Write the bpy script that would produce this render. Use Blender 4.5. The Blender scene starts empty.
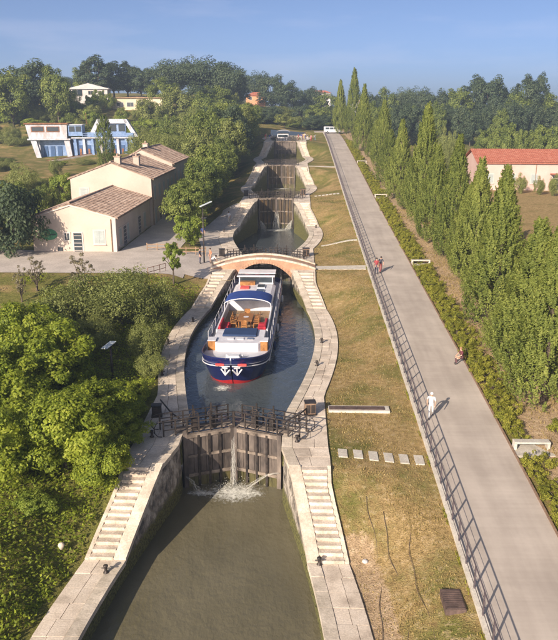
import bpy, math, random
import numpy as np
from mathutils import Vector, Matrix
R = math.radians
random.seed(7); rng = np.random.default_rng(11)
scene = bpy.context.scene
COL = scene.collection

# ------------------------------------------------------------------ camera
CAM = (3.803, 0.0, 21.6); PITCH = 16.26; YAW = 1.604; FPX = 720.0      # focal length in photo pixels (558x640)
cam = bpy.data.cameras.new('camera'); cam.sensor_fit = 'VERTICAL'; cam.sensor_height = 24; cam.lens = 24*FPX/640
cam.clip_start = .2; cam.clip_end = 6000
camo = bpy.data.objects.new('camera', cam); COL.objects.link(camo)
camo.location = CAM; camo.rotation_euler = (R(90-PITCH), 0, R(YAW)); scene.camera = camo

# ------------------------------------------------------------------ light
SUN_EL = 24.5
sd = Vector((.5*math.cos(R(SUN_EL)), .866*math.cos(R(SUN_EL)), -math.sin(R(SUN_EL))))   # light travels right and away
world = bpy.data.worlds.new('World'); scene.world = world; world.use_nodes = True
wn = world.node_tree.nodes; wl = world.node_tree.links
sky = wn.new('ShaderNodeTexSky'); sky.sky_type = 'NISHITA'; sky.sun_disc = False
sky.sun_elevation = R(SUN_EL); sky.sun_rotation = math.atan2(-sd.x, -sd.y)
sky.air_density = .30; sky.dust_density = 2.0; sky.ozone_density = 2.0; sky.altitude = 60
_tc = wn.new('ShaderNodeTexCoord'); _mp = wn.new('ShaderNodeMapping'); _mp.inputs['Scale'].default_value = (1.2, 1.2, 7); wl.new(_tc.outputs['Generated'], _mp.inputs[0])
_nz = wn.new('ShaderNodeTexNoise'); _nz.inputs['Scale'].default_value = 3.2; _nz.inputs['Detail'].default_value = 7; _nz.inputs['Roughness'].default_value = .55; wl.new(_mp.outputs[0], _nz.inputs['Vector'])
_rm = wn.new('ShaderNodeMapRange'); _rm.inputs[1].default_value = .5; _rm.inputs[2].default_value = .8; _rm.inputs[4].default_value = .22; wl.new(_nz.outputs[0], _rm.inputs[0])
_mx = wn.new('ShaderNodeMix'); _mx.data_type = 'RGBA'; wl.new(_rm.outputs[0], _mx.inputs[0]); wl.new(sky.outputs[0], _mx.inputs[6]); _mx.inputs[7].default_value = (5.2, 4.9, 5.6, 1)
wl.new(_mx.outputs[2], wn['Background'].inputs[0]); wn['Background'].inputs[1].default_value = .094
sun = bpy.data.lights.new('sun', 'SUN'); sun.energy = 4.0; sun.angle = R(.55); sun.color = (1, .85, .69)
suno = bpy.data.objects.new('sun', sun); COL.objects.link(suno); suno.location = (-60, -100, 90)
suno.rotation_euler = sd.to_track_quat('-Z', 'Y').to_euler()
vs = scene.view_settings; vs.view_transform = 'Standard'; vs.look = 'None'; vs.exposure = 0.98; vs.gamma = 1; vs.use_curve_mapping = False

# ------------------------------------------------------------------ pixel helper (photo pixel -> point on a height / distance)
_p = R(PITCH); _sp, _cp = math.sin(_p), math.cos(_p); _sy, _cy = math.sin(R(YAW)), math.cos(R(YAW))
def ray(x, y):
    u = (x-279)/FPX; v = (y-320)/FPX; f = _cp-v*_sp
    return (u*_cy-f*_sy, u*_sy+f*_cy, -_sp-v*_cp)
def atz(x, y, Z):
    d = ray(x, y); t = (Z-CAM[2])/d[2]; return Vector((CAM[0]+d[0]*t, d[1]*t, Z))
def aty(x, y, Y):
    d = ray(x, y); t = Y/d[1]; return Vector((CAM[0]+d[0]*t, Y, CAM[2]+d[2]*t))

# ------------------------------------------------------------------ object helpers
def tag(o, label=None, cat=None, group=None, kind=None):
    if label: o['label'] = label
    if cat: o['category'] = cat
    if group: o['group'] = group
    if kind: o['kind'] = kind
    return o
def empty(name, loc=(0, 0, 0), rz=0, label=None, cat=None, group=None):
    o = bpy.data.objects.new(name, None); COL.objects.link(o); o.location = loc; o.rotation_euler = (0, 0, rz)
    o.empty_display_size = .2
    return tag(o, label, cat, group)
def link(name, me, parent=None, loc=None):
    o = bpy.data.objects.new(name, me); COL.objects.link(o)
    if parent: o.parent = parent
    if loc is not None: o.location = loc
    return o
def children(o): return [c for c in bpy.data.objects if c.parent == o]
def copy_tree(o, kids, loc, rz=0, sc=1, label=None, group=None):
    c = o.copy(); COL.objects.link(c); c.location = loc; c.rotation_euler = (0, 0, rz)
    c.scale = (sc, sc, sc) if not isinstance(sc, tuple) else sc
    if label: c['label'] = label
    if group: c['group'] = group
    for k in kids:
        d = k.copy(); COL.objects.link(d); d.parent = c
    return c
def np_mesh(name, V, Q, mats, smooth=False, fattr=None, T=None):
    """V (n,3), Q (m,4) quads and/or T (k,3) tris."""
    me = bpy.data.meshes.new(name); V = np.asarray(V, np.float32)
    Q = np.zeros((0, 4), np.int32) if Q is None else np.asarray(Q, np.int32).reshape(-1, 4)
    T = np.zeros((0, 3), np.int32) if T is None else np.asarray(T, np.int32).reshape(-1, 3)
    me.vertices.add(len(V)); me.vertices.foreach_set('co', V.ravel())
    nl = Q.size+T.size; me.loops.add(nl); me.loops.foreach_set('vertex_index', np.concatenate([Q.ravel(), T.ravel()]))
    npoly = len(Q)+len(T); me.polygons.add(npoly)
    st = np.concatenate([np.arange(len(Q))*4, len(Q)*4+np.arange(len(T))*3]); me.polygons.foreach_set('loop_start', st)
    me.polygons.foreach_set('use_smooth', np.full(npoly, smooth))
    me.update(calc_edges=True); me.validate()
    for m in (mats if isinstance(mats, (list, tuple)) else [mats]): me.materials.append(m)
    if fattr is not None:
        a = me.attributes.new('var', 'FLOAT', 'FACE'); a.data.foreach_set('value', np.asarray(fattr, np.float32))
    return me

class MB:
    def __init__(s): s.v = []; s.f = []; s.mi = []
    def add(s, vs, fs, mi=0):
        b = len(s.v); s.v += [tuple(v) for v in vs]; s.f += [tuple(b+i for i in f) for f in fs]; s.mi += [mi]*len(fs); return s
    def hexa(s, b4, t4, mi=0):   # bottom loop ccw, top loop ccw
        return s.add(list(b4)+list(t4), [(3, 2, 1, 0), (4, 5, 6, 7), (0, 1, 5, 4), (1, 2, 6, 5), (2, 3, 7, 6), (3, 0, 4, 7)], mi)
    def box(s, x0, x1, y0, y1, z0, z1, mi=0):
        return s.hexa([(x0, y0, z0), (x1, y0, z0), (x1, y1, z0), (x0, y1, z0)], [(x0, y0, z1), (x1, y0, z1), (x1, y1, z1), (x0, y1, z1)], mi)
    def bar(s, a, b, w, h, mi=0, up=(0, 0, 1)):
        a = Vector(a); b = Vector(b); d = (b-a).normalized(); u = Vector(up)
        if abs(d.dot(u)) > .98: u = Vector((0, 1, 0))
        sx = d.cross(u).normalized()*w/2; uy = sx.cross(d).normalized()*h/2
        return s.hexa([a-sx-uy, a+sx-uy, b+sx-uy, b-sx-uy], [a-sx+uy, a+sx+uy, b+sx+uy, b-sx+uy], mi)
    def tube(s, pts, r, n=8, mi=0, cap=True):
        pts = [Vector(p) for p in pts]; rs = r if isinstance(r, (list, tuple)) else [r]*len(pts); b = len(s.v)
        for i, p in enumerate(pts):
            d = (pts[min(i+1, len(pts)-1)]-pts[max(i-1, 0)]).normalized()
            u = Vector((0, 0, 1)) if abs(d.z) < .9 else Vector((1, 0, 0))
            a = d.cross(u).normalized(); c = a.cross(d).normalized()
            for k in range(n):
                t = 2*math.pi*k/n; s.v.append(tuple(p+a*math.cos(t)*rs[i]+c*math.sin(t)*rs[i]))
        for i in range(len(pts)-1):
            for k in range(n):
                k2 = (k+1) % n; s.f.append((b+i*n+k, b+i*n+k2, b+(i+1)*n+k2, b+(i+1)*n+k)); s.mi.append(mi)
        if cap:
            s.f.append(tuple(b+k for k in range(n))[::-1]); s.mi.append(mi)
            s.f.append(tuple(b+(len(pts)-1)*n+k for k in range(n))); s.mi.append(mi)
        return s
    def lathe(s, prof, c=(0, 0, 0), n=16, mi=0):
        b = len(s.v)
        for r, z in prof:
            for k in range(n):
                t = 2*math.pi*k/n; s.v.append((c[0]+r*math.cos(t), c[1]+r*math.sin(t), c[2]+z))
        for i in range(len(prof)-1):
            for k in range(n):
                k2 = (k+1) % n; s.f.append((b+i*n+k, b+i*n+k2, b+(i+1)*n+k2, b+(i+1)*n+k)); s.mi.append(mi)
        s.f.append(tuple(b+k for k in range(n))[::-1]); s.mi.append(mi)
        s.f.append(tuple(b+(len(prof)-1)*n+k for k in range(n))); s.mi.append(mi)
        return s
    def prism(s, poly, axis, a, b, mi=0):   # polygon in the plane normal to axis, extruded a..b
        def P(u, v, w): return {'x': (w, u, v), 'y': (u, w, v), 'z': (u, v, w)}[axis]
        n = len(poly); vs = [P(u, v, a) for u, v in poly]+[P(u, v, b) for u, v in poly]
        fs = [tuple(range(n))[::-1], tuple(range(n, 2*n))]+[(i, (i+1) % n, n+(i+1) % n, n+i) for i in range(n)]
        return s.add(vs, fs, mi)
    def sheet(s, grid, mi=0):   # grid[i][j] of points
        b = len(s.v); m = len(grid[0])
        for r_ in grid: s.v += [tuple(p) for p in r_]
        for i in range(len(grid)-1):
            for j in range(m-1):
                s.f.append((b+i*m+j, b+i*m+j+1, b+(i+1)*m+j+1, b+(i+1)*m+j)); s.mi.append(mi)
        return s
    def mesh(s, name, mats, smooth=False, bevel=0):
        me = bpy.data.meshes.new(name); me.from_pydata(s.v, [], s.f)
        for m in (mats if isinstance(mats, (list, tuple)) else [mats]): me.materials.append(m)
        if max(s.mi, default=0) > 0: me.polygons.foreach_set('material_index', s.mi)
        import bmesh
        bm = bmesh.new(); bm.from_mesh(me); bmesh.ops.recalc_face_normals(bm, faces=bm.faces)
        if bevel: bmesh.ops.bevel(bm, geom=bm.edges[:], offset=bevel, segments=1, affect='EDGES', clamp_overlap=True)
        bm.to_mesh(me); bm.free()
        if smooth: me.polygons.foreach_set('use_smooth', [True]*len(me.polygons))
        me.update(); return me
    def build(s, name, mats, parent=None, smooth=False, bevel=0):
        return link(name, s.mesh(name, mats, smooth, bevel), parent)

# ------------------------------------------------------------------ materials
def nodemat(name):
    m = bpy.data.materials.new(name); m.use_nodes = True; nt = m.node_tree
    return m, nt, nt.nodes, nt.links, nt.nodes['Principled BSDF']
def ramp(N, stops):
    r = N.new('ShaderNodeValToRGB'); e = r.color_ramp.elements
    e[0].position, e[0].color = stops[0][0], (*stops[0][1], 1); e[1].position, e[1].color = stops[-1][0], (*stops[-1][1], 1)
    for p_, c in stops[1:-1]:
        k = e.new(p_); k.color = (*c, 1)
    return r
def noise(N, L, vec, scale, detail=6, rough=.6):
    n = N.new('ShaderNodeTexNoise'); n.inputs['Scale'].default_value = scale; n.inputs['Detail'].default_value = detail
    n.inputs['Roughness'].default_value = rough; L.new(vec, n.inputs['Vector']); return n
def mixc(N, L, fac, a, b, mode='MIX'):
    m = N.new('ShaderNodeMix'); m.data_type = 'RGBA'; m.blend_type = mode
    for sock, val in ((m.inputs[0], fac), (m.inputs[6], a), (m.inputs[7], b)):
        if hasattr(val, 'links') or hasattr(val, 'is_linked'): L.new(val, sock)
        else: sock.default_value = val if not isinstance(val, tuple) else (*val, 1)
    return m.outputs[2]
def math_(N, L, op, a, b=0):
    m = N.new('ShaderNodeMath'); m.operation = op
    for i, v in enumerate((a, b)):
        if hasattr(v, 'is_linked'): L.new(v, m.inputs[i])
        else: m.inputs[i].default_value = v
    return m.outputs[0]
def bump(N, L, h, strength, dist=.05):
    b = N.new('ShaderNodeBump'); b.inputs['Strength'].default_value = strength; b.inputs['Distance'].default_value = dist
    L.new(h, b.inputs['Height']); return b.outputs[0]
def mottled(name, c1, c2, scale=2, rough=.85, c3=None, fine=18, bstr=.3, bdist=.03, objvar=0.0, metal=0, coord='world', stretch=(1, 1, 1), spec=.3, grain=.2):
    """two or three tones in blotches plus fine grain and relief"""
    m, nt, N, L, B = nodemat(name)
    if coord == 'world':
        g = N.new('ShaderNodeNewGeometry'); vec = g.outputs['Position']
    else:
        g = N.new('ShaderNodeTexCoord'); vec = g.outputs['Object']
    mp = N.new('ShaderNodeMapping'); mp.inputs['Scale'].default_value = stretch; L.new(vec, mp.inputs[0]); vec = mp.outputs[0]
    n1 = noise(N, L, vec, scale); n2 = noise(N, L, vec, fine, 4)
    stops = [(.36, c1), (.64, c2)] if c3 is None else [(.32, c1), (.5, c2), (.68, c3)]
    r1 = ramp(N, stops); L.new(n1.outputs[0], r1.inputs[0])
    r2 = ramp(N, [(.3, (1-grain,)*3), (.7, (1+grain*.9,)*3)]); L.new(n2.outputs[0], r2.inputs[0])
    c = mixc(N, L, 1.0, r1.outputs[0], r2.outputs[0], 'MULTIPLY')
    if objvar:
        oi = N.new('ShaderNodeObjectInfo'); r3 = ramp(N, [(0, (1-objvar,)*3), (1, (1+objvar,)*3)]); L.new(oi.outputs['Random'], r3.inputs[0])
        c = mixc(N, L, 1.0, c, r3.outputs[0], 'MULTIPLY')
    L.new(c, B.inputs['Base Color']); B.inputs['Roughness'].default_value = rough; B.inputs['Metallic'].default_value = metal
    B.inputs['Specular IOR Level'].default_value = spec
    if bstr:
        h = math_(N, L, 'ADD', n1.outputs[0], n2.outputs[0]); L.new(bump(N, L, h, bstr, bdist), B.inputs['Normal'])
    return m
def plain(name, c, rough=.5, metal=0, spec=.4, v=.12):
    return mottled(name, tuple(x*(1-v) for x in c), tuple(x*(1+v) for x in c), 1.3, rough, fine=9, bstr=.05, metal=metal, coord='object', spec=spec, grain=.08)
def leafmat(name, dark, mid, light, trans=.3):
    m, nt, N, L, B = nodemat(name)
    a = N.new('ShaderNodeAttribute'); a.attribute_name = 'var'
    oi = N.new('ShaderNodeObjectInfo'); g = N.new('ShaderNodeNewGeometry'); n = noise(N, L, g.outputs['Position'], .45, 3)
    f = math_(N, L, 'ADD', math_(N, L, 'MULTIPLY', a.outputs['Fac'], .55), math_(N, L, 'MULTIPLY', oi.outputs['Random'], .2))
    f = math_(N, L, 'ADD', f, math_(N, L, 'MULTIPLY', math_(N, L, 'SUBTRACT', n.outputs[0], .3), .6))
    r = ramp(N, [(.12, dark), (.5, mid), (.95, light)]); L.new(f, r.inputs[0])
    L.new(r.outputs[0], B.inputs['Base Color']); B.inputs['Roughness'].default_value = .55; B.inputs['Specular IOR Level'].default_value = .25
    t = N.new('ShaderNodeBsdfTranslucent'); tc = mixc(N, L, 1.0, r.outputs[0], (1.25, 1.2, .6), 'MULTIPLY'); L.new(tc, t.inputs[0])
    ms = N.new('ShaderNodeMixShader'); ms.inputs[0].default_value = trans
    L.new(B.outputs[0], ms.inputs[1]); L.new(t.outputs[0], ms.inputs[2]); L.new(ms.outputs[0], N['Material Output'].inputs[0])
    return m

M = {}
M['quay'] = mottled('quay_stone', (.40, .33, .26), (.60, .51, .41), .8, .9, c3=(.67, .58, .48), fine=14, bstr=.35, objvar=.10)
M['coping'] = mottled('coping_stone', (.42, .36, .28), (.62, .54, .44), 1.3, .9, fine=12, bstr=.4, objvar=.12)
M['joint'] = mottled('mortar_bed', (.19, .17, .13), (.29, .25, .19), 2, .95, fine=20)
M['step'] = mottled('step_stone', (.44, .37, .29), (.66, .56, .46), 1.5, .9, fine=12, bstr=.4, objvar=.12)
def wall_mat():
    m, nt, N, L, B = nodemat('lock_wall_stone')
    g = N.new('ShaderNodeNewGeometry'); vec = g.outputs['Position']
    n1 = noise(N, L, vec, 1.3, 7, .68); n2 = noise(N, L, vec, 9, 5)
    r1 = ramp(N, [(.38, (.095, .088, .08)), (.5, (.30, .26, .21)), (.60, (.56, .50, .42))]); L.new(n1.outputs[0], r1.inputs[0])
    at = N.new('ShaderNodeAttribute'); at.attribute_name = 'wet'
    w = math_(N, L, 'ADD', at.outputs['Fac'], math_(N, L, 'MULTIPLY', math_(N, L, 'SUBTRACT', n2.outputs[0], .5), .5))
    r2 = ramp(N, [(.35, (0, 0, 0)), (.6, (1, 1, 1))]); L.new(w, r2.inputs[0])
    moss = ramp(N, [(.35, (.045, .048, .018)), (.62, (.19, .178, .050))]); L.new(n2.outputs[0], moss.inputs[0])
    c = mixc(N, L, r2.outputs[0], r1.outputs[0], moss.outputs[0])
    L.new(c, B.inputs['Base Color']); B.inputs['Roughness'].default_value = .8
    br = N.new('ShaderNodeTexVoronoi'); br.inputs['Scale'].default_value = 1.6; br.feature = 'DISTANCE_TO_EDGE'; L.new(vec, br.inputs['Vector'])
    rr = ramp(N, [(0, (0, 0, 0)), (.08, (1, 1, 1))]); L.new(br.outputs['Distance'], rr.inputs[0])
    h = math_(N, L, 'ADD', math_(N, L, 'MULTIPLY', rr.outputs[0], .5), n2.outputs[0])
    L.new(bump(N, L, h, .9, .12), B.inputs['Normal']); return m
M['wall'] = wall_mat()
def water_mat(name, c1, c2, ior):
    m, nt, N, L, B = nodemat(name)
    g = N.new('ShaderNodeNewGeometry'); mp = N.new('ShaderNodeMapping'); mp.inputs['Scale'].default_value = (1, .6, 1); L.new(g.outputs['Position'], mp.inputs[0])
    n0 = noise(N, L, mp.outputs[0], .22, 3); r = ramp(N, [(.35, c1), (.65, c2)]); L.new(n0.outputs[0], r.inputs[0])
    L.new(r.outputs[0], B.inputs['Base Color']); B.inputs['Roughness'].default_value = .09; B.inputs['IOR'].default_value = ior; B.inputs['Specular IOR Level'].default_value = .6
    n1 = noise(N, L, mp.outputs[0], 1.7, 4, .55); n2 = noise(N, L, mp.outputs[0], 6, 3, .5)
    h = math_(N, L, 'ADD', n1.outputs[0], math_(N, L, 'MULTIPLY', n2.outputs[0], .35))
    L.new(bump(N, L, h, .45, .14), B.inputs['Normal']); return m
M['water'] = water_mat('canal_water', (.112, .100, .060), (.148, .132, .082), 1.33); M['water_sky_tint'] = water_mat('canal_water_sky_tint', (.052, .066, .074), (.078, .092, .098), 1.42)  # barge basin water: blue sky reflection tinted into base colour, reflectivity raised
def foam_mat():
    m, nt, N, L, B = nodemat('water_foam')
    g = N.new('ShaderNodeNewGeometry'); n = noise(N, L, g.outputs['Position'], 5, 6, .7)
    at = N.new('ShaderNodeAttribute'); at.attribute_name = 'wet'
    f = math_(N, L, 'ADD', math_(N, L, 'MULTIPLY', at.outputs['Fac'], .52), math_(N, L, 'SUBTRACT', n.outputs[0], .5))
    r = ramp(N, [(.18, (0, 0, 0)), (.5, (1, 1, 1))]); L.new(f, r.inputs[0])
    B.inputs['Base Color'].default_value = (.62, .62, .56, 1); B.inputs['Roughness'].default_value = .6
    t = N.new('ShaderNodeBsdfTransparent'); ms = N.new('ShaderNodeMixShader'); L.new(r.outputs[0], ms.inputs[0])
    L.new(t.outputs[0], ms.inputs[1]); L.new(B.outputs[0], ms.inputs[2]); L.new(ms.outputs[0], N['Material Output'].inputs[0])
    return m
M['foam'] = foam_mat()
def spray_mat():
    m, nt, N, L, B = nodemat('falling_water')
    B.inputs['Base Color'].default_value = (.70, .69, .63, 1); B.inputs['Roughness'].default_value = .3
    t = N.new('ShaderNodeBsdfTransparent'); ms = N.new('ShaderNodeMixShader'); ms.inputs[0].default_value = .20
    L.new(t.outputs[0], ms.inputs[1]); L.new(B.outputs[0], ms.inputs[2]); L.new(ms.outputs[0], N['Material Output'].inputs[0])
    return m
M['spray'] = spray_mat()
def ground_mat():
    m, nt, N, L, B = nodemat('ground_soil')
    g = N.new('ShaderNodeNewGeometry'); vec = g.outputs['Position']
    a = N.new('ShaderNodeAttribute'); a.attribute_name = 'green'; b = N.new('ShaderNodeAttribute'); b.attribute_name = 'straw'
    n1 = noise(N, L, vec, .28, 6, .65); n2 = noise(N, L, vec, 2.6, 6, .7); n3 = noise(N, L, vec, 14, 4, .6)
    grn = ramp(N, [(.3, (.080, .090, .022)), (.55, (.165, .160, .042)), (.75, (.26, .215, .080))]); L.new(n2.outputs[0], grn.inputs[0])
    dry = ramp(N, [(.28, (.175, .122, .048)), (.5, (.345, .245, .108)), (.72, (.50, .365, .185))]); L.new(n2.outputs[0], dry.inputs[0])
    soil = ramp(N, [(.3, (.27, .190, .110)), (.5, (.40, .285, .170)), (.7, (.52, .395, .255))]); L.new(n2.outputs[0], soil.inputs[0])
    f = math_(N, L, 'ADD', a.outputs['Fac'], math_(N, L, 'MULTIPLY', math_(N, L, 'SUBTRACT', n1.outputs[0], .5), 2.2))
    f = math_(N, L, 'ADD', f, math_(N, L, 'MULTIPLY', math_(N, L, 'SUBTRACT', n2.outputs[0], .5), 1.1))
    r = ramp(N, [(.3, (0, 0, 0)), (.7, (1, 1, 1))]); L.new(f, r.inputs[0])
    c = mixc(N, L, r.outputs[0], dry.outputs[0], grn.outputs[0])
    f2 = math_(N, L, 'ADD', b.outputs['Fac'], math_(N, L, 'MULTIPLY', math_(N, L, 'SUBTRACT', n2.outputs[0], .5), .9))
    r2 = ramp(N, [(.4, (0, 0, 0)), (.6, (1, 1, 1))]); L.new(f2, r2.inputs[0])
    c = mixc(N, L, r2.outputs[0], c, soil.outputs[0])
    r3 = ramp(N, [(.3, (.68, .68, .68)), (.7, (1.25, 1.25, 1.25))]); L.new(n3.outputs[0], r3.inputs[0])
    c = mixc(N, L, 1.0, c, r3.outputs[0], 'MULTIPLY'); L.new(c, B.inputs['Base Color']); B.inputs['Roughness'].default_value = .95; B.inputs['Specular IOR Level'].default_value = .1
    h = math_(N, L, 'ADD', n2.outputs[0], n3.outputs[0]); L.new(bump(N, L, h, .8, .10), B.inputs['Normal']); return m
M['ground'] = ground_mat()
def road_mat():
    m, nt, N, L, B = nodemat('road_concrete')
    g = N.new('ShaderNodeNewGeometry'); vec = g.outputs['Position']
    mp = N.new('ShaderNodeMapping'); mp.inputs['Scale'].default_value = (.12, 5.5, 1); L.new(vec, mp.inputs[0])
    n1 = noise(N, L, vec, .35, 5); n2 = noise(N, L, mp.outputs[0], 1.0, 4, .6); n3 = noise(N, L, vec, 30, 3)
    r = ramp(N, [(.33, (.36, .312, .268)), (.67, (.465, .408, .352))]); L.new(n1.outputs[0], r.inputs[0])
    r2 = ramp(N, [(.3, (.955, .955, .955)), (.7, (1.03, 1.03, 1.03))]); L.new(n2.outputs[0], r2.inputs[0])
    c = mixc(N, L, 1.0, r.outputs[0], r2.outputs[0], 'MULTIPLY')
    mp2 = N.new('ShaderNodeMapping'); mp2.inputs['Scale'].default_value = (1.2, .06, 1); L.new(vec, mp2.inputs[0])
    n4 = noise(N, L, mp2.outputs[0], 1.0, 4, .55); r4 = ramp(N, [(.35, (.90, .895, .89)), (.6, (1.02, 1.02, 1.02))]); L.new(n4.outputs[0], r4.inputs[0])
    c = mixc(N, L, 1.0, c, r4.outputs[0], 'MULTIPLY')
    L.new(c, B.inputs['Base Color']); B.inputs['Roughness'].default_value = .85; B.inputs['Specular IOR Level'].default_value = .25
    h = math_(N, L, 'ADD', n2.outputs[0], math_(N, L, 'MULTIPLY', n3.outputs[0], .4)); L.new(bump(N, L, h, .12, .02), B.inputs['Normal']); return m
M['road'] = road_mat()
M['paving'] = mottled('courtyard_paving', (.42, .37, .32), (.53, .47, .41), .5, .9, fine=6, bstr=.1)
M['concrete'] = mottled('concrete', (.44, .40, .34), (.56, .52, .45), 1.5, .85, fine=14, bstr=.2, objvar=.06)
M['steel_edge'] = mottled('rusty_edging', (.17, .11, .075), (.27, .18, .12), 3, .8)
M['rail'] = plain('painted_rail_steel', (.115, .095, .105), .45, .3)
M['gate_wood'] = mottled('gate_wood', (.036, .030, .028), (.105, .086, .074), 1.0, .75, c3=(.190, .155, .128), fine=7, bstr=.4, objvar=.25, stretch=(1, 1, .35))
M['gate_wet'] = mottled('wet_gate_wood', (.025, .024, .014), (.080, .072, .028), 1.4, .4, c3=(.12, .10, .035), fine=7, bstr=.4, objvar=.25, stretch=(1, 1, .4), spec=.5)
M['gate_amber'] = mottled('algae_stained_gate_wood', (.022, .018, .012), (.055, .038, .018), .8, .55, c3=(.17, .10, .035), fine=6, bstr=.4, objvar=.3, stretch=(1.4, 1, .3), spec=.5)
M['gate_beam'] = mottled('gate_beam_wood', (.10, .08, .065), (.27, .22, .175), 1.6, .8, fine=9, bstr=.3)
M['iron'] = mottled('black_iron', (.028, .025, .025), (.075, .06, .052), 3, .5, fine=14, bstr=.15, metal=.35)
M['brick'] = None
def brick_mat():
    m, nt, N, L, B = nodemat('bridge_brick')
    g = N.new('ShaderNodeTexCoord'); mp = N.new('ShaderNodeMapping'); mp.inputs['Rotation'].default_value = (R(90), 0, 0); L.new(g.outputs['Object'], mp.inputs[0])
    b = N.new('ShaderNodeTexBrick'); b.inputs['Scale'].default_value = 4; L.new(mp.outputs[0], b.inputs['Vector'])
    b.inputs['Color1'].default_value = (.36, .16, .085, 1); b.inputs['Color2'].default_value = (.47, .24, .135, 1); b.inputs['Mortar'].default_value = (.45, .36, .27, 1)
    b.inputs['Mortar Size'].default_value = .03
    n = noise(N, L, g.outputs['Object'], 1.2); r = ramp(N, [(.3, (.75, .75, .75)), (.7, (1.15, 1.12, 1.1))]); L.new(n.outputs[0], r.inputs[0])
    L.new(mixc(N, L, 1.0, b.outputs[0], r.outputs[0], 'MULTIPLY'), B.inputs['Base Color']); B.inputs['Roughness'].default_value = .9
    L.new(bump(N, L, b.outputs['Fac'], -.4, .02), B.inputs['Normal']); return m
M['brick'] = brick_mat()
M['deck_brick'] = mottled('bridge_deck_paving', (.38, .22, .14), (.50, .32, .22), 1.5, .9, fine=10)
M['plaster'] = mottled('cream_plaster', (.46, .375, .31), (.53, .44, .37), .35, .9, grain=.035, fine=5, bstr=.08)
M['plaster_pink'] = mottled('pink_plaster', (.52, .36, .31), (.58, .42, .37), .3, .9, grain=.035, fine=4, bstr=.08)
M['trim'] = mottled('white_trim', (.48, .42, .38), (.55, .49, .45), 1, .8, grain=.05, bstr=.05)
M['white_wall'] = mottled('white_wall', (.50, .47, .45), (.58, .55, .53), .5, .85, grain=.05, bstr=.05)
M['yellow_wall'] = mottled('yellow_wall', (.55, .48, .33), (.64, .56, .40), .5, .85, bstr=.05)
M['orange_wall'] = mottled('orange_wall', (.55, .27, .14), (.66, .34, .19), .5, .85, bstr=.05)
def tile_mat(name, stops):
    m, nt, N, L, B = nodemat(name)
    g = N.new('ShaderNodeTexCoord'); v = N.new('ShaderNodeTexVoronoi'); v.inputs['Scale'].default_value = 2.6; L.new(g.outputs['Object'], v.inputs['Vector'])
    sp = N.new('ShaderNodeSeparateColor'); L.new(v.outputs['Color'], sp.inputs[0])
    n = noise(N, L, g.outputs['Object'], .7); f = math_(N, L, 'ADD', math_(N, L, 'MULTIPLY', sp.outputs[0], .55), math_(N, L, 'MULTIPLY', n.outputs[0], .6))
    r = ramp(N, stops); L.new(f, r.inputs[0]); L.new(r.outputs[0], B.inputs['Base Color']); B.inputs['Roughness'].default_value = .9; B.inputs['Specular IOR Level'].default_value = .2; return m
M['tiles'] = tile_mat('old_roof_tiles', [(.2, (.20, .138, .105)), (.55, (.36, .255, .195)), (.9, (.50, .39, .31))])
M['tiles_red'] = tile_mat('red_roof_tiles', [(.2, (.30, .095, .060)), (.55, (.36, .125, .080)), (.9, (.41, .17, .115))])
M['shutter'] = plain('grey_green_shutter', (.34, .375, .36), .6)
M['glass'] = plain('window_glass', (.035, .045, .055), .12, 0, .6)
M['sign_green'] = plain('green_sign_paint', (.05, .22, .11), .5)
M['sign_dark'] = plain('dark_sign_band', (.02, .07, .05), .5)
M['hull_blue'] = plain('navy_hull_paint', (.010, .016, .085), .22, 0, .5)
M['hull_red'] = plain('red_antifouling', (.36, .018, .022), .45)
M['white_paint'] = plain('white_boat_paint', (.62, .61, .63), .35)
M['deck_white'] = plain('pale_deck_paint', (.56, .57, .60), .5)
M['canvas_blue'] = plain('blue_canvas', (.018, .048, .21), .8)
M['cover_blue'] = plain('navy_cover', (.020, .045, .115), .7)
M['red_cushion'] = plain('red_cushion', (.38, .020, .035), .75)
M['red_plate'] = plain('red_name_plate', (.72, .08, .07), .4)
M['wood'] = mottled('varnished_wood', (.20, .085, .028), (.40, .19, .065), 3, .4, coord='object', stretch=(1, 4, 1), fine=16)
M['teak'] = mottled('teak_deck', (.25, .16, .09), (.36, .25, .15), 2, .7, coord='object', stretch=(5, .6, 1))
M['chrome'] = plain('polished_metal', (.6, .6, .6), .25, .9)
M['mach_blue'] = mottled('faded_blue_steel', (.10, .17, .33), (.18, .27, .45), .5, .6, c3=(.26, .34, .48), fine=3, bstr=.1)
M['mach_white'] = mottled('rust_streaked_white_steel', (.38, .33, .31), (.46, .47, .52), .5, .6, c3=(.50, .52, .57), fine=3, bstr=.1, stretch=(1.5, 1.5, .4))
M['mach_dark'] = plain('dark_blue_shade_steel', (.04, .09, .20), .6)
M['rust'] = mottled('rust', (.16, .07, .035), (.30, .14, .07), 2, .85)
M['cover'] = mottled('brown_steel_cover', (.075, .052, .045), (.14, .095, .08), 3, .7)
M['hose'] = plain('brown_hose', (.12, .085, .06), .7)
M['rope'] = plain('hemp_rope', (.45, .35, .18), .9)
M['bark'] = mottled('bark', (.055, .042, .03), (.14, .11, .08), 3, .95, fine=12, bstr=.6, coord='object', stretch=(2, 2, .5))
M['lamp_head'] = plain('pale_lamp_metal', (.52, .57, .58), .35, .2)
M['white_glass'] = plain('white_lamp_glass', (.8, .8, .76), .3)
M['fence_wood'] = mottled('fence_wood', (.20, .13, .08), (.33, .22, .14), 3, .9)
M['skin'] = plain('skin', (.50, .30, .21), .55); M['hair'] = plain('dark_hair', (.03, .02, .015), .6)
LM = {}
LM['walnut'] = leafmat('leaf_bright_green', (0.095, 0.138, 0.018), (0.28, 0.34, 0.036), (0.48, 0.51, 0.085), 0.5)
LM['broad'] = leafmat('leaf_mid_green', (0.07, 0.102, 0.026), (0.175, 0.22, 0.048), (0.3, 0.335, 0.085), 0.42)
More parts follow.
